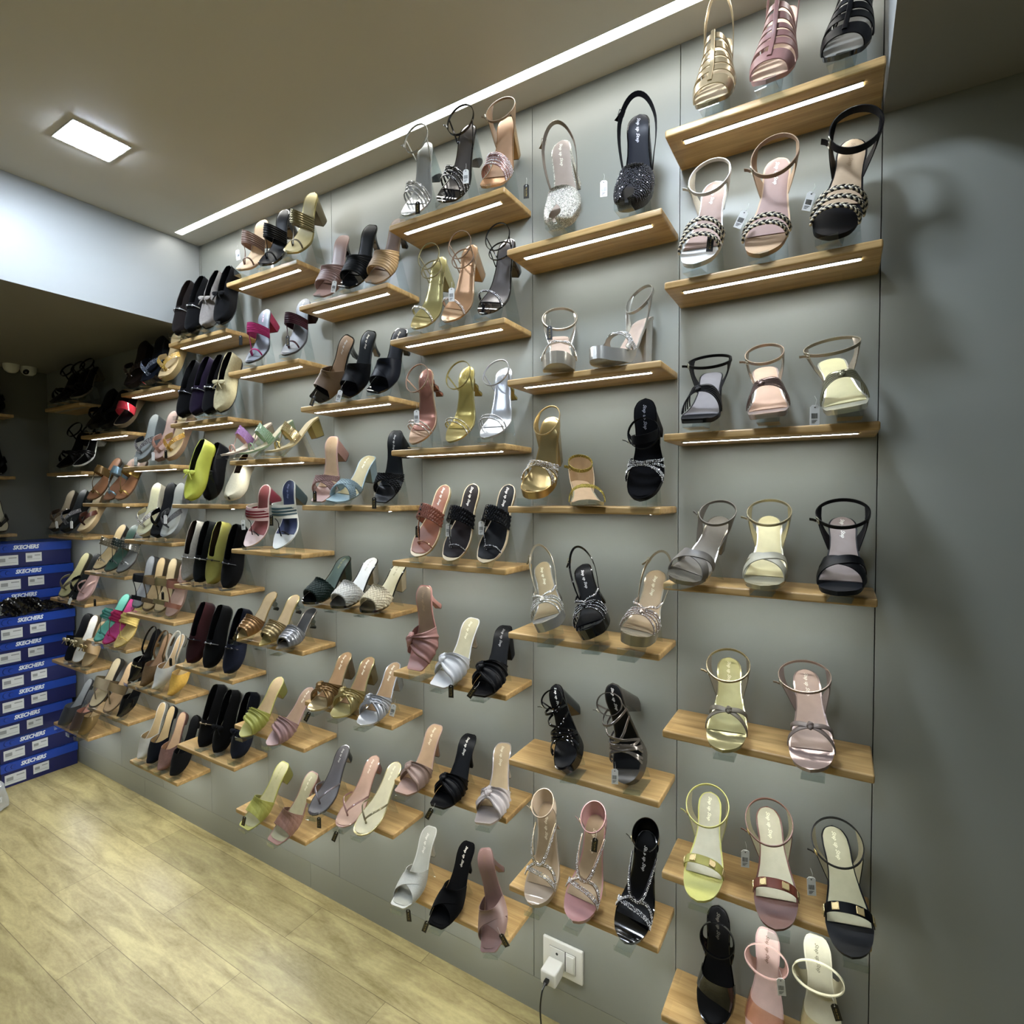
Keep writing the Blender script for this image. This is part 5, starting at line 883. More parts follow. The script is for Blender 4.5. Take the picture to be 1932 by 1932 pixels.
q = shoe('slipper', 'dark navy wedge slipper with studded strap', (6,1,1,3), (-2.4390,-0.1450,1.9062), (-2.4589,-0.0779,2.1331), 0.25, ('r',0.055,0.022,'wedge','P151a26','L1b202c',None,0.04))
q.gemmat='R8a94a8';vbands(q,'L10131c',.010,'gem')
q = shoe('slipper', 'gold wedge slipper with gold chain strap', (6,1,2,3), (-2.3011,-0.1450,1.9062), (-2.3336,-0.0770,2.1362), 0.25, ('r',0.055,0.022,'wedge','Ma08c64','Kb39a6a',None,0.04))
q.gemmat='Rd8b050';vbands(q,'L8c7444',.010,'gem')
q = shoe('slipper', 'grey wedge slipper with silver studded strap', (6,2,0,3), (-2.5662,-0.1200,1.5940), (-2.5653,-0.0562,1.8142), 0.25, ('r',0.055,0.022,'wedge','L5a6264','K7d8484',None,0.04), [('w', -2.5628, -0.144, 1.6041, 0)])
q.gemmat='Rb8b8bc';vbands(q,'L2c2e32',.010,'gem')
q = shoe('slipper', 'rose gold wedge slipper with studded strap', (6,2,1,3), (-2.4199,-0.1200,1.5937), (-2.4190,-0.0555,1.8163), 0.25, ('r',0.055,0.022,'wedge','L8a6a62','Ka98c80',None,0.04), [('w', -2.4199, -0.144, 1.6186, 0)])
q.gemmat='Rc8907c';vbands(q,'Lb08a78',.010,'gem')
q = shoe('slipper', 'gold wedge slipper with big gold studs', (6,2,2,3), (-2.3323,-0.1200,1.5940), (-2.3336,-0.0558,1.8159), 0.25, ('r',0.055,0.022,'wedge','L93765c','Kb09a6c',None,0.04), [('b', -2.3217, -0.144, 1.6231, 0)])
q.gemmat='Rd8a43c';vbands(q,'L9c7c3c',.010,'gem')
q = shoe('slipper', 'cream wedge slipper with silver floral strap', (6,3,0,3), (-2.5214,-0.1350,1.2790), (-2.5193,-0.0765,1.5138), 0.25, ('r',0.055,0.022,'wedge','Lb3ad98','Kc4c098',None,0.04))
vbands(q,'Mb3aa8c',.010,'gem')
q = shoe('slipper', 'black patent wedge slipper with studs', (6,3,1,3), (-2.4093,-0.1350,1.2790), (-2.4071,-0.0765,1.5138), 0.25, ('r',0.055,0.022,'wedge','L1b1c1f','L2f3134',None,0.04))
vbands(q,'P101012',.010,None)
q = shoe('slipper', 'grey wedge slipper with patterned strap', (6,3,2,3), (-2.3313,-0.1350,1.2790), (-2.3326,-0.0771,1.5114), 0.25, ('r',0.055,0.022,'wedge','L6c7072','K9a9c94',None,0.04), [('w', -2.3065, -0.159, 1.362, 0)])
vbands(q,'G55565a',.010,None)
q = shoe('slipper', 'charcoal and silver T-bar slipper', (6,4,0,4), (-2.6621,-0.1050,0.9570), (-2.6526,-0.0411,1.1881), 0.25, ('r',0.035,0.01,'wedge','L4a4c50','K8c9094',None,0.04,0.036))
q.band('L26272b',.58,.55,.034,.030,1.1,'strap',None,'L3a3b40');q.srib('L26272b',[(.52,-.1,1.1),(.35,-.15,.8),(.22,-.1,.5)],.004);q.band('L26272b',.18,.18,.018,.018,.9)
q = shoe('slipper', 'brown T-bar slipper', (6,4,1,4), (-2.5727,-0.1050,0.9536), (-2.5647,-0.0408,1.1857), 0.25, ('r',0.035,0.01,'wedge','L54442f','Kb59c6c',None,0.04,0.036))
q.band('L5c4a30',.58,.55,.034,.030,1.1,'strap',None,'L7d6848');q.srib('L5c4a30',[(.52,-.1,1.1),(.35,-.15,.8),(.22,-.1,.5)],.004);q.band('L5c4a30',.18,.18,.018,.018,.9)
q = shoe('slipper', 'olive gold T-bar slipper', (6,4,2,4), (-2.4765,-0.1050,0.9570), (-2.4685,-0.0413,1.1872), 0.25, ('r',0.035,0.01,'wedge','L6c6044','Kb8a478',None,0.04,0.036), [('b', -2.3995, -0.129, 1.0426, 0)])
q.band('L6c6038',.58,.55,.034,.030,1.1,'strap',None,'Lb39f70');q.srib('L6c6038',[(.52,-.1,1.1),(.35,-.15,.8),(.22,-.1,.5)],.004);q.band('L6c6038',.18,.18,.018,.018,.9)
q = shoe('slipper', 'rose gold T-bar slipper', (6,4,3,4), (-2.3804,-0.1070,0.9518), (-2.3723,-0.0425,1.1849), 0.25, ('r',0.035,0.01,'wedge','L93796c','Ka38474',None,0.04,0.036))
q.band('L8c5844',.58,.55,.034,.030,1.1,'strap',None,'L8c6450');q.srib('L8c5844',[(.52,-.1,1.1),(.35,-.15,.8),(.22,-.1,.5)],.004);q.band('L8c5844',.18,.18,.018,.018,.9)
q = shoe('flat_shoe', 'black patent pointed slingback flat', (6,5,0,4), (-2.6599,-0.1270,0.6330), (-2.6438,-0.0264,0.8525), 0.25, ('p',0.02,0.006,'flat','P101013','L15151a',None,0.05,0.035))
q.closed('P101013','L0c0c0e',.36,kind='mule',sx=.12);q.sling('P101013',.004,.5,.03,.03,.004,z0=.7);q.bit('Mb8a880',.28,1.0)
q = shoe('flat_shoe', 'tan pointed slingback flat', (6,5,1,4), (-2.5627,-0.1250,0.6302), (-2.5469,-0.0262,0.8457), 0.25, ('p',0.02,0.006,'flat','S6c5436','L8a6a4c',None,0.05,0.035))
q.closed('S6c5436','L8a6a4c',.36,kind='mule',sx=.12);q.sling('S6c5436',.004,.5,.03,.03,.004,z0=.7)
q = shoe('flat_shoe', 'white pointed slingback flat', (6,5,2,4), (-2.4578,-0.1270,0.6362), (-2.4418,-0.0264,0.8557), 0.25, ('p',0.02,0.006,'flat','Lcfcfc8','Kb09468',None,0.05,0.035))
q.closed('Lcfcfc8','Kb09468',.36,kind='mule',sx=.12);q.sling('Lcfcfc8',.004,.5,.03,.03,.004,z0=.7)
q = shoe('mule', 'golden yellow pointed mule', (6,5,3,4), (-2.3435,-0.1250,0.6302), (-2.3336,-0.0288,0.8400), 0.25, ('p',0.02,0.006,'flat','Sc79a28','Kc0a468',None,0.05,0.035), [('b', -2.3628, -0.1219, 0.7697, 0)])
q.closed('Sc79a28','Kc0a468',.36,kind='mule',sx=.12)
q = shoe('mule', 'white pointed flat mule', (6,6,0,4), (-2.6106,-0.1175,0.2990), (-2.6119,-0.0277,0.5237), 0.25, ('a',0.02,0.006,'flat','Lc8c6bc','Kb39866',None,0.05,0.035))
q.closed('Lc8c6bc','Kb39866',.36,kind='mule',sx=.12)
q = shoe('mule', 'navy pointed flat mule', (6,6,1,4), (-2.5306,-0.1175,0.2990), (-2.5319,-0.0277,0.5237), 0.25, ('a',0.02,0.006,'flat','S171c2a','Kb39866',None,0.05,0.035))
q.closed('S171c2a','Kb39866',.36,kind='mule',sx=.12)
q = shoe('mule', 'dusty pink flat mule', (6,6,2,4), (-2.4424,-0.1175,0.2921), (-2.4437,-0.0291,0.5134), 0.25, ('a',0.02,0.006,'flat','S8a665e','Kb8946c',None,0.05,0.035))
q.closed('S8a665e','Kb8946c',.36,kind='mule',sx=.12)
q = shoe('mule', 'black flat mule', (6,6,3,4), (-2.3452,-0.1175,0.2944), (-2.3465,-0.0277,0.5192), 0.25, ('a',0.02,0.006,'flat','S131316','L1b1c1f',None,0.05,0.035))
q.closed('S131316','L1b1c1f',.36,kind='mule',sx=.12)
q = shoe('sandal', 'dark strappy wedge sandal', (7,1,0,3), (-2.9179,-0.1550,1.7540), (-2.9560,-0.0508,1.9672), 0.25, ('r',0.055,0.022,'wedge','L141210','L1d1916',None,0.04))
vbands(q,'L121010',.010,None)
q = shoe('sandal', 'black wedge sandal with buckle', (7,1,1,3), (-2.8167,-0.1490,1.7503), (-2.8531,-0.0493,1.9542), 0.25, ('r',0.055,0.022,'wedge','L111011','L161414',None,0.04))
vbands(q,'L0e0d0e',.010,None)
q = shoe('sandal', 'black wedge sandal with shiny red strap', (7,1,2,3), (-2.6868,-0.1450,1.7462), (-2.7271,-0.0488,1.9431), 0.4, ('r',0.05,0.018,'wedge','L5c4c34','L121012',None,0.05))
q.band('Pb0182c',.42,.4,.045,.045,1.1,'strap','metalrib')
q = shoe('slipper', 'brown flat slipper with bronze banded strap', (7,2,0,3), (-2.9900,-0.1400,1.4323), (-2.9879,-0.0205,1.6427), 0.3, ('r',0.014,0.007,'flat','L5c4028','L8a5c38',None,0.03))
q.gemmat='Rc8b080';kol(q,'M6c5430','metalrib',.60,.034,hw=.0028)
q = shoe('slipper', 'brown flat slipper with silver blue banded strap', (7,2,1,3), (-2.8302,-0.1400,1.4302), (-2.8282,-0.0251,1.6327), 0.3, ('r',0.014,0.007,'flat','L5c4028','L84583a',None,0.03))
q.gemmat='Rc8b080';kol(q,'M78909a','metalrib',.60,.034,hw=.0028)
q = shoe('slipper', 'brown flat slipper with gold banded strap', (7,2,2,3), (-2.7211,-0.1400,1.4329), (-2.7271,-0.0283,1.6297), 0.3, ('r',0.014,0.007,'flat','L5c4028','L8a5c38',None,0.03))
q.gemmat='Rc8b080';kol(q,'M8c7038','metalrib',.60,.034,hw=.0028)
q = shoe('sandal', 'beige sandal with pebbled ankle band', (7,3,0,3), (-2.9060,-0.1610,1.1140), (-2.9043,-0.0401,1.3236), 0.3, ('a',0.04,0.007,'block','L3a3630','Kb39c6c',None,0.03))
q.gemmat='Rc0b8a8';q.band('M7d7460',.58,.55,.034,.034,1.1,'strap','gem','L6c6040');q.srib('M7d7460',[(.54,-.1,1.1),(.35,-.2,.7),(.2,-.1,.05)],.002);q.srib('M7d7460',[(.2,-.3,.1),(.21,.1,.9),(.18,.7,.8)],.003)
q = shoe('sandal', 'dark green sandal with pebbled band', (7,3,1,3), (-2.7950,-0.1610,1.1140), (-2.7933,-0.0401,1.3236), 0.3, ('a',0.04,0.007,'block','L3a3630','L2c4c40',None,0.03))
q.gemmat='Rc0b8a8';q.band('M3c4440',.58,.55,.034,.034,1.1,'strap','gem','L6c6040');q.srib('M3c4440',[(.54,-.1,1.1),(.35,-.2,.7),(.2,-.1,.05)],.002);q.srib('M3c4440',[(.2,-.3,.1),(.21,.1,.9),(.18,.7,.8)],.003)
q = shoe('sandal', 'grey sandal with pebbled band', (7,3,2,3), (-2.6994,-0.1550,1.1140), (-2.7271,-0.0432,1.3078), 0.3, ('a',0.04,0.007,'block','L3a3630','L5c5f5e',None,0.03))
q.gemmat='Rc0b8a8';q.band('M5c5c58',.58,.55,.034,.034,1.1,'strap','gem','L6c6040');q.srib('M5c5c58',[(.54,-.1,1.1),(.35,-.2,.7),(.2,-.1,.05)],.002);q.srib('M5c5c58',[(.2,-.3,.1),(.21,.1,.9),(.18,.7,.8)],.003)
q = shoe('slipper', 'teal slipper with draped strap', (7,4,0,3), (-2.9048,-0.1650,0.7870), (-2.8840,-0.0408,0.9937), 0.3, ('a',0.03,0.007,'block','L1f7466','K54b09c',None,0.03))
kol(q,'L1f7466','pleat',.55,.045,hw=.0028)
q = shoe('slipper', 'magenta slipper with draped strap', (7,4,1,3), (-2.8208,-0.1650,0.7870), (-2.8000,-0.0408,0.9937), 0.3, ('a',0.03,0.007,'block','Sa01850','Sb8387c',None,0.03))
kol(q,'Sa01850','pleat',.55,.045,hw=.0028)
q = shoe('slipper', 'mustard yellow slipper with toe loop', (7,4,2,3), (-2.7096,-0.1650,0.7870), (-2.7271,-0.0435,0.9892), 0.3, ('a',0.03,0.007,'block','Sb39a48','Sb8a058',None,0.03))
kol(q,'Sb39a48','pleat',.55,.045,hw=.0028)
q = shoe('slipper', 'pale gold open slipper with cutout strap', (7,5,0,3), (-3.0147,-0.1460,0.4542), (-3.0103,-0.0295,0.6663), 0.3, ('a',0.025,0.008,'wedge','L3c3834','Kc0b088',None,0.04))
q.band('L93866c',.5,.46,.05,.05,1.1,'strap',None,'L6a5c40');q.srib('L93866c',[(.42,-.1,1.1),(.3,-.1,.8),(.17,-.05,.05)],.006)
q = shoe('slipper', 'tan open slipper with crossed straps', (7,5,1,3), (-2.8733,-0.1460,0.4587), (-2.8689,-0.0304,0.6693), 0.3, ('a',0.025,0.008,'wedge','L6c5840','Kb8986c',None,0.04))
q.band('L84704c',.5,.46,.04,.04,1.1,'strap',None,'L6a5c40');q.srib('L84704c',[(.42,-.1,1.1),(.3,-.1,.8),(.17,-.05,.05)],.006)
q = shoe('mule', 'black pointed mule with bow', (7,5,2,3), (-2.7683,-0.1300,0.4542), (-2.7642,-0.0232,0.6488), 0.25, ('p',0.02,0.006,'flat','P101012','L161618',None,0.05,0.035))
q.closed('P101012','L161618',.36,kind='mule',sx=.12)
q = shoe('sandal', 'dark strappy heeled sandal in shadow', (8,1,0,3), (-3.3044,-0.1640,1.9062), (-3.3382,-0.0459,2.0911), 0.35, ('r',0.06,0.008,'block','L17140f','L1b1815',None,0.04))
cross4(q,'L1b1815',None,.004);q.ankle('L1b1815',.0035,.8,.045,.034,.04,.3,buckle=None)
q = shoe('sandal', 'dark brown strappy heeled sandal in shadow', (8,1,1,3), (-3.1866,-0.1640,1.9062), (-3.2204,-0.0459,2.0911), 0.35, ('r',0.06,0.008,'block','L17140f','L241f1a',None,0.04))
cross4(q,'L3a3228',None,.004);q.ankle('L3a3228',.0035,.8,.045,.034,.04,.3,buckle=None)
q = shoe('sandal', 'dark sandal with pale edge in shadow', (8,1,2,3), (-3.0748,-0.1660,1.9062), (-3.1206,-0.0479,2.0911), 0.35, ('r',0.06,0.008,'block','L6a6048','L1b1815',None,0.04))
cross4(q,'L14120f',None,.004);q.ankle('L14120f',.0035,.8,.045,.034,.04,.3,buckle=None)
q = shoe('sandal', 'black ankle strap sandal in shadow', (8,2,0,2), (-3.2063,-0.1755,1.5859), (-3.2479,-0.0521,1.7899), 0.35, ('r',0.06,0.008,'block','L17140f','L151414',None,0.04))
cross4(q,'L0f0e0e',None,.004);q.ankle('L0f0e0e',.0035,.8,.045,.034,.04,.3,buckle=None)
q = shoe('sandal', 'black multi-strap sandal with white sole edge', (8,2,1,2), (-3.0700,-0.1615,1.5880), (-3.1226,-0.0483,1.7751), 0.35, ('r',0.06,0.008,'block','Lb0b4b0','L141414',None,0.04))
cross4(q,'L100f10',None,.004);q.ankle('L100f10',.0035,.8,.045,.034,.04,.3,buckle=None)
q = shoe('slipper', 'brown beaded wedge slipper', (8,3,0,3), (-3.3654,-0.1500,1.2750), (-3.4026,-0.0523,1.4904), 0.25, ('r',0.055,0.022,'wedge','L2f2822','K6a604c',None,0.04), [('w', -3.2728, -0.174, 1.3183, 0.2)])
q.gemmat='R6a5c4c';vbands(q,'L3c2c22',.010,'gem')
q = shoe('slipper', 'dark grey wedge slipper with studded strap', (8,3,1,3), (-3.2347,-0.1520,1.2750), (-3.2724,-0.0533,1.4927), 0.25, ('r',0.055,0.022,'wedge','L1d2022','L2b3033',None,0.04), [('w', -3.1044, -0.176, 1.3225, 0)])
q.gemmat='R9a9aa0';vbands(q,'L15161a',.010,'gem')
q = shoe('slipper', 'beige wedge slipper with brown strap', (8,3,2,3), (-3.0731,-0.1400,1.2750), (-3.1192,-0.0494,1.4747), 0.25, ('r',0.055,0.022,'wedge','L8a7450','Ka8946c',None,0.04))
vbands(q,'L4c281e',.010,None)
q = shoe('slipper', 'olive thong slipper', (8,4,0,3), (-3.2984,-0.1450,0.9510), (-3.2813,-0.0440,1.1702), 0.3, ('r',0.02,0.012,'wedge','L3c3a2a','K9a9464',None,0.03), [('w', -3.1624, -0.169, 0.9539, -0.5)])
thong(q,'L5c5440',.006)
q = shoe('slipper', 'black shiny thong slipper', (8,4,1,3), (-3.1836,-0.1450,0.9510), (-3.1664,-0.0440,1.1702), 0.3, ('r',0.02,0.012,'wedge','L1c1d1c','L2c2f2e',None,0.03))
thong(q,'P101012',.008)
q = shoe('slipper', 'pale pink thong slipper', (8,4,2,3), (-3.0996,-0.1450,0.9510), (-3.1178,-0.0523,1.1521), 0.3, ('r',0.02,0.012,'wedge','L9a7c78','La88682',None,0.03), [('b', -2.9053, -0.169, 0.9714, 0)])
thong(q,'L93746c',.004)
q = shoe('slipper', 'black slipper with cream bow', (8,5,0,3), (-3.2987,-0.1250,0.6300), (-3.3046,-0.0390,0.8561), 0.3, ('r',0.02,0.012,'wedge','L16181c','L14161a',None,0.03))
q.band('L14161a',.4,.38,.05,.05,1.1);q.bow('Mb0a484',.4,0,.02,1.15)
q = shoe('slipper', 'white slipper with cream knotted strap', (8,5,1,3), (-3.2147,-0.1250,0.6300), (-3.2206,-0.0390,0.8561), 0.3, ('r',0.02,0.012,'wedge','L7d6c50','Lcfcfc8',None,0.03))
q.band('Ma09474',.42,.38,.04,.04,1.1);q.bow('Mb0a484',.4,0,.02,1.15)
q = shoe('slipper', 'tan slipper with gold knotted strap', (8,5,2,3), (-3.1160,-0.1250,0.6300), (-3.1214,-0.0461,0.8375), 0.3, ('r',0.02,0.012,'wedge','L93784c','K9c8458',None,0.03))
q.band('L8a7048',.42,.38,.05,.05,1.1);q.bow('Ma08c5c',.4,0,.02,1.15)
q = shoe('slipper', 'dark grey slipper with frilled strap', (8,6,0,3), (-3.3238,-0.1500,0.3030), (-3.3169,-0.0291,0.5125), 0.25, ('r',0.02,0.006,'flat','L34363a','L6a6e70',None,0.05,0.035))
q.closed('L34363a','L6a6e70',.36,kind='mule',sx=.12)
q = shoe('slipper', 'brown slipper with pink insole', (8,6,1,3), (-3.1933,-0.1500,0.3030), (-3.1864,-0.0291,0.5125), 0.25, ('r',0.02,0.006,'flat','L4c3a30','Kb07c68',None,0.05,0.035))
q.closed('L4c3a30','Kb07c68',.36,kind='mule',sx=.12)
q = shoe('slipper', 'bronze slipper with shiny strap', (8,6,2,3), (-3.1089,-0.1500,0.3030), (-3.1206,-0.0391,0.4952), 0.25, ('a',0.02,0.006,'flat','M77623f','K9c8458',None,0.05,0.035))
q.closed('M77623f','K9c8458',.36,kind='mule',sx=.12)

# ------------------------------------------------------------------ the end wall and the stack of boxes
m_bx, m_lid, m_lab, m_let = simple('box_navy', '0f1850', .45), simple('box_blue', '1b3f9c', .3), simple('sticker', 'c9cccc', .6), simple('lettering_white', 'dfe6ee', .5)
m_ink = simple('sticker_ink', '8d9090', .6)
m_swirl = simple('box_swirl', '12307e', .3)
tv, tf = text_mesh('SKECHERS', .25, .045, 2)
offs = [(0, 0), (.010, -.006), (-.022, .004), (.004, 0), (.012, .006), (-.006, -.004), (.002, .01), (-.02, .0), (.004, .004), (-.006, 0)]
BN = ['at the bottom on the floor', 'second from the floor', 'third from the floor', 'fourth from the floor', 'fifth from the floor', 'sixth from the floor', 'seventh from the floor', 'third from the top behind black plastic', 'second from the top', 'at the top']
for i, (dy, dx) in enumerate(offs):
    h = .1195; z = .0005 + i * .1222; x0, x1, y0, y1 = -.262, 0, -.315, 0
    r = empty('shoe_box', (-3.553 + dx, -.012 + min(dy, 0), z)); tag(r, 'blue shoe box with white lettering, ' + BN[i] + (' of the stack' if len(BN[i]) < 30 else ''), 'box', 'stacked blue shoe boxes')
    b = MB(); b.box(x0, x1, y0, y1, 0, h - .002); b.build('box_body', m_bx, r, smooth=False)
    b = MB(); b.box(x0 - .003, x1 + .003, y0 - .003, y1 + .003, h - .001, h); b.box(x1 + .001, x1 + .003, y0 - .003, y1 + .003, h - .043, h - .001); b.box(x0 - .003, x0 - .001, y0 - .003, y1 + .003, h - .043, h - .001)
    b.box(x0 - .001, x1 + .001, y0 - .003, y0 - .001, h - .043, h - .001); b.box(x0 - .001, x1 + .001, y1 + .001, y1 + .003, h - .043, h - .001); lid = b.build('lid', m_lid, r, smooth=False)
    sc = .105 / tv[:, 0].max(); b = MB(); b.add([(x1 + .0034, y0 + .075 + x * sc, h - .029 + y * sc * 1.25) for x, y, zz in tv], tf); b.build('lettering', m_let, lid, smooth=False)
    b = MB(); a = np.linspace(.4, 5.2, 16)
    for rr, cc in ((.016, .03), (.010, .047)): b.tube([(x1 + .0033, y0 + cc + rr * math.cos(t), h - .022 + rr * 1.0 * math.sin(t)) for t in a], [.0003 + .002 * math.sin(j / 15 * math.pi) for j in range(16)], 4)
    b.build('swirl_emblem', m_swirl, lid, smooth=False)
    for (a0, a1, b0, b1) in ((y0 + .012, y0 + .095, .012, .062), (y0 + .125, y0 + .19, .022, .068)):
        b = MB(); b.box(x1 + .0002, x1 + .0008, a0, a1, b0, b1); lb = b.build('sticker', m_lab, r, smooth=False)
        b = MB(); b.box(x1 + .0008, x1 + .0011, a0 + .004, a1 - .006, b0 + .012, b0 + .0135); b.box(x1 + .0008, x1 + .0011, a0 + (a1 - a0) * .55, a1 - .006, b1 - .016, b1 - .011); b.box(x1 + .0008, x1 + .0011, a0 + .006, a0 + (a1 - a0) * .4, b0 + .018, b1 - .014); b.build('print', m_ink, lb, smooth=False)
# dark plastic wrapped over the boxes high in the stack
b = MB(); n1, n2 = 60, 14; U, V = np.meshgrid(np.linspace(0, 1, n1), np.linspace(0, 1, n2), indexing='ij')
bx_ = .018 * np.sin(V * math.pi) * (.6 + .4 * np.sin(U * 23 + V * 4)) + .006 * np.sin(U * 41 + V * 13)
g_ = np.stack([-3.534 + bx_, -.318 + .30 * U, .875 + (.075 + .02 * np.sin(U * 7)) * (V - .15) + .004 * np.sin(U * 19)], -1); g_ += RNG.normal(0, .0016, g_.shape)
b.slab(g_ + [.001, 0, 0], g_); w_ = b.build('plastic_wrap', simple('black_plastic_film', '0b0b0e', .15), smooth=True, ang=30); tag(w_, 'crumpled shiny black plastic hanging across the front of the blue boxes', 'plastic bag')
# hanging end wall shelves
m_oakd = m_oak
for j, (z, lab, cols) in enumerate(((1.885, 'upper oak shelf on the dark end wall', ('L15130f', 'L100f0e')), (1.563, 'middle oak shelf on the dark end wall', ('L1d1a16', 'L0f0f0f')), (1.262, 'lower oak shelf on the dark end wall', ('Lc0b898', 'L3a342c')))):
    r = empty('wall_shelf', (-3.849, 0, z)); tag(r, lab, 'shelf', 'oak shelves on the end wall')
    b = MB(); rbox(b, 0, .14, -.56, -.19, -.0165, 0, .004); b.build('board', m_oak, r)
    for i in range(2):
        y = -.255 - .12 * i; T_ = (-3.849 + .145, y, z + .004); H_ = (-3.849 + .055, y, z + .19)
        mw, k = pose(T_, H_, .05, .01, math.pi / 2, 'r'); q = Shoe(mw, k, 'r', .05, .01, 'wedge', cols[1], cols[0], None, .04, far=True, name='sandal')
        vbands(q, cols[1], .011); tag(q.root, '%s sandal on the %s end wall shelf' % ('nearest dark' if i == 0 else 'farther dark', ('upper', 'middle', 'lower')[j]), 'shoe', 'sandals on the end wall shelves')
        o = q.o; R = np.array(mw.to_3x3()); Tn = np.array(T_); loc = o.P(.55); loc[2] = -.002; ap = Tn + R @ loc; b = MB(); w = np.array([0, 1., 0]) * .019
        pts = [Tn + [.015, 0, .010], Tn + [.015, 0, -.0027], Tn + [-.01, 0, -.0027]]
        for pp in (pts, [Tn + [-.012, 0, -.0022], ap], [ap, np.array([-3.835, y, z + .0013])]):
            pp = np.array(pp, float); O = np.stack([pp + w, pp - w], 1); b.slab(O, O + np.array([-.0014, 0, .0004]))
        tag(b.build('acrylic_stand', 'Cf3f7f8', smooth=False), 'clear acrylic stand under the %s sandal, %s end wall shelf' % (('nearest', 'farther')[i], ('upper', 'middle', 'lower')[j]), 'display stand', 'clear acrylic shoe stands')
# security cameras under the low ceiling
for i, (x, y, z, rr) in enumerate(((-3.74, -.115, 2.15, .036), (-3.73, -.19, 2.15, .034))):
    r = empty('security_camera', (x, y, z)); tag(r, ['white dome security camera with dark lens in the end corner', 'second white dome beside the security camera, left of it'][i], 'security camera')
    b = MB(); a = np.linspace(0, 2*math.pi, 33)[:-1]; V = []; pr = [(rr, 0), (rr, -.012), (rr * .95, -.022), (rr * .8, -.034), (rr * .5, -.043), (.001, -.046)]
    for q_, zz in pr: V += [(q_ * math.cos(t), q_ * math.sin(t), zz) for t in a]
    F = [(k*32+j, k*32+(j+1) % 32, (k+1)*32+(j+1) % 32, (k+1)*32+j) for k in range(5) for j in range(32)] + [tuple(range(31, -1, -1))]; b.add(V, F); b.build('dome_housing', m_white, r)
    if i == 0: b = MB(); b.ell((.016, -.012, -.026), [[.014, -.011, -.004], [.009, .013, 0], [.005, .003, .017]], 0, 16, 10); b.build('lens', simple('lens_black', '060608', .08), r)
# see-through plastic bag on the floor at the left
m_bag = bpy.data.materials.new('clear_plastic_film'); m_bag.use_nodes = True; nt = m_bag.node_tree; nt.nodes.remove(nt.nodes['Principled BSDF'])
tr = node(nt, 'ShaderNodeBsdfTransparent', Color=(.93, .94, .95, 1)); df = node(nt, 'ShaderNodeBsdfDiffuse', Color=(.75, .77, .8, 1)); gl = node(nt, 'ShaderNodeBsdfGlossy', Roughness=.12); mx = node(nt, 'ShaderNodeMixShader'); mx.inputs[0].default_value = .3; m2 = node(nt, 'ShaderNodeMixShader'); m2.inputs[0].default_value = .12
nt.links.new(tr.outputs[0], mx.inputs[1]); nt.links.new(df.outputs[0], mx.inputs[2]); nt.links.new(mx.outputs[0], m2.inputs[1]); nt.links.new(gl.outputs[0], m2.inputs[2]); nt.links.new(m2.outputs[0], nt.nodes['Material Output'].inputs[0])
r = empty('plastic_bag', (-3.33, -.47, 0)); tag(r, 'clear plastic bag with a white label standing on the floor', 'bag')
b = MB(); n1, n2 = 40, 14; U, V = np.meshgrid(np.linspace(0, 2*math.pi, n1 + 1), np.linspace(0, 1, n2), indexing='ij')
rad = .085 * (1 - .12 * V ** 2) * np.where(V > .72, 1 - (V - .72) * 1.9, 1) * (1 + .05 * np.sin(5 * U + 6 * V) + .03 * np.sin(11 * U - 4 * V)); rad = np.where(V < .03, .06, rad)
G_ = np.stack([rad * .75 * np.cos(U), rad * 1.15 * np.sin(U), .002 + .165 * V + .004 * np.sin(7 * U)*V], -1); b.slab(G_, G_ * [.985, .985, 1]); b.build('bag_body', m_bag, r)
b = MB(); b.tube([(.02, -.03, .15), (.024, -.02, .19), (.02, .0, .205), (.024, .03, .19), (.02, .04, .15)], .006, 6); b.build('bag_handle', m_bag, r)
b = MB(); b.add([(.066, .012, .06), (.066, .062, .06), (.066, .062, .085), (.066, .012, .085), (.067, .012, .06), (.067, .062, .06), (.067, .062, .085), (.067, .012, .085)], [(4, 5, 6, 7), (3, 2, 1, 0), (0, 1, 5, 4), (1, 2, 6, 5), (2, 3, 7, 6), (3, 0, 4, 7)]); lb = b.build('label_sticker', m_lab, r, smooth=False)
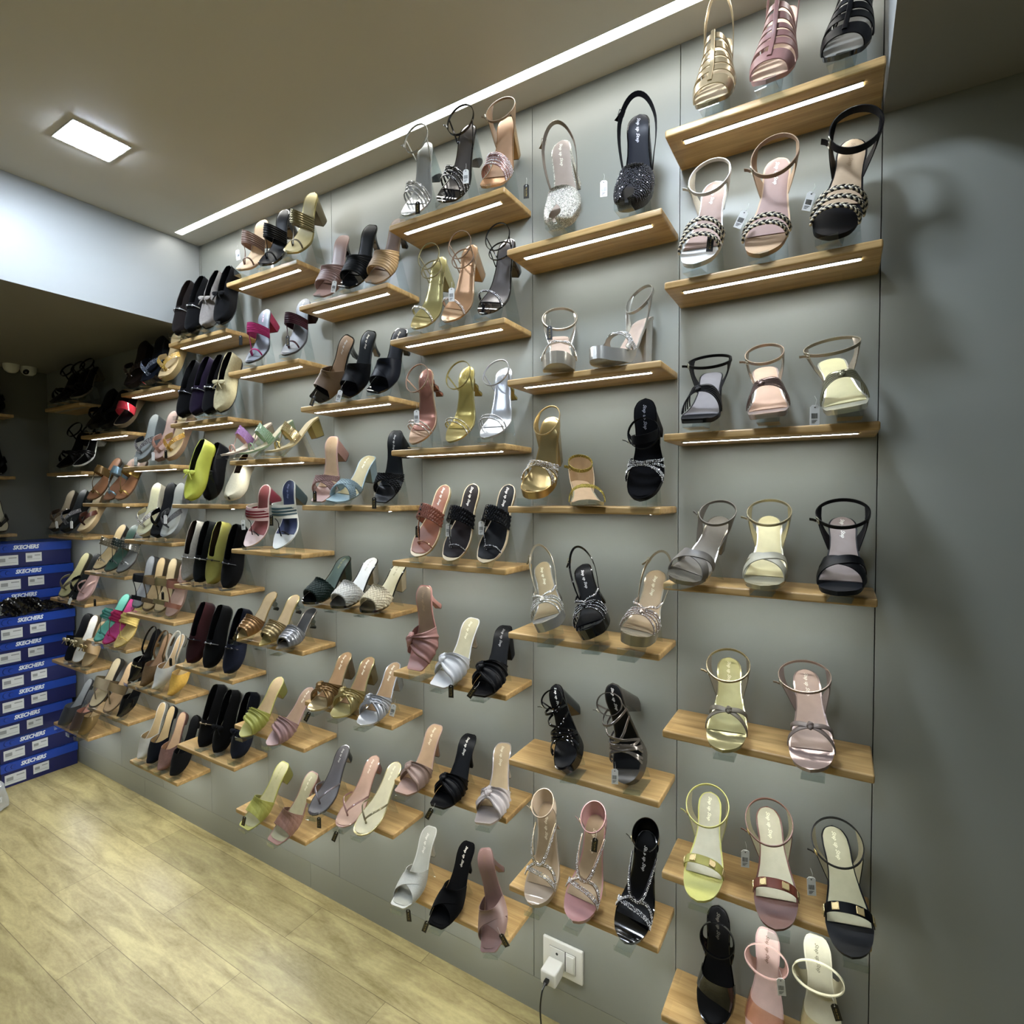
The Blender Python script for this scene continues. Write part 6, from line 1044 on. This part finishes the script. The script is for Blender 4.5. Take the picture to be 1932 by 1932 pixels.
b = MB(); b.box(.067, .0673, .03, .056, .068, .076); b.build('print', m_ink, lb, smooth=False)
# socket, plug-in charger and its cord
r = empty('wall_socket', (-.6295, 0, .19)); tag(r, 'white wall socket plate with a switch, low on the wall', 'socket')
b = MB(); rbox(b, -.0595, .0595, -.009, -.0003, -.046, .046, .003); b.build('plate', m_white, r)
b = MB(); b.box(-.0385, .0395, -.0095, -.0088, -.0265, .0275); b.build('module_gap', m_gap, r, smooth=False)
b = MB(); rbox(b, -.038, .008, -.0115, -.0088, -.026, .027, .001); so = b.build('outlet_face', m_white, r)
b = MB(); [b.tube([(x, -.0122, z), (x, -.0114, z)], rr, 14) for x, z, rr in ((-.015, .013, .0035), (-.024, -.006, .0028), (-.006, -.006, .0028))]; b.build('pin_hole', m_gap, so)
b = MB(); rbox(b, .0105, .0385, -.0115, -.0088, -.026, .027, .001); sw = b.build('switch_frame', m_white, r)
b = MB(); rbox(b, .014, .035, -.0145, -.0105, -.022, .023, .0015); b.build('rocker', m_white, sw)
r = empty('phone_charger', (-.6445, -.012, .172)); tag(r, 'white square phone charger plugged into the wall socket', 'charger')
b = MB(); rbox(b, -.024, .021, -.052, 0, -.019, .019, .005); b.build('charger_body', m_white, r)
b = MB(); b.tube([(.0, -.001, .0), (.0, .006, 0)], .002, 8); b.tube([(-.012, -.001, .0), (-.012, .006, 0)], .002, 8); b.build('plug_pin', m_alu, r)
m_blk = simple('cord_black', '0b0b0c', .4)
r = empty('charging_cord', (-.646, -.064, .172)); tag(r, 'black charging cord hanging from the white charger to the floor', 'cord')
b = MB(); rbox(b, -.006, .006, -.016, .0, -.004, .004, .002); b.tube([(0, -.015, 0), (0, -.024, -.002)], [.004, .0022], 8); b.build('connector', m_blk, r)
b = MB(); b.tube(smooth_path([(0, -.02, -.001), (0, -.034, -.012), (-.001, -.04, -.05), (.002, -.038, -.11), (.004, -.04, -.155), (.02, -.06, -.1688), (.08, -.075, -.1692), (.2, -.06, -.1692)], 60), .0022, 8); b.build('cable', m_blk, r)
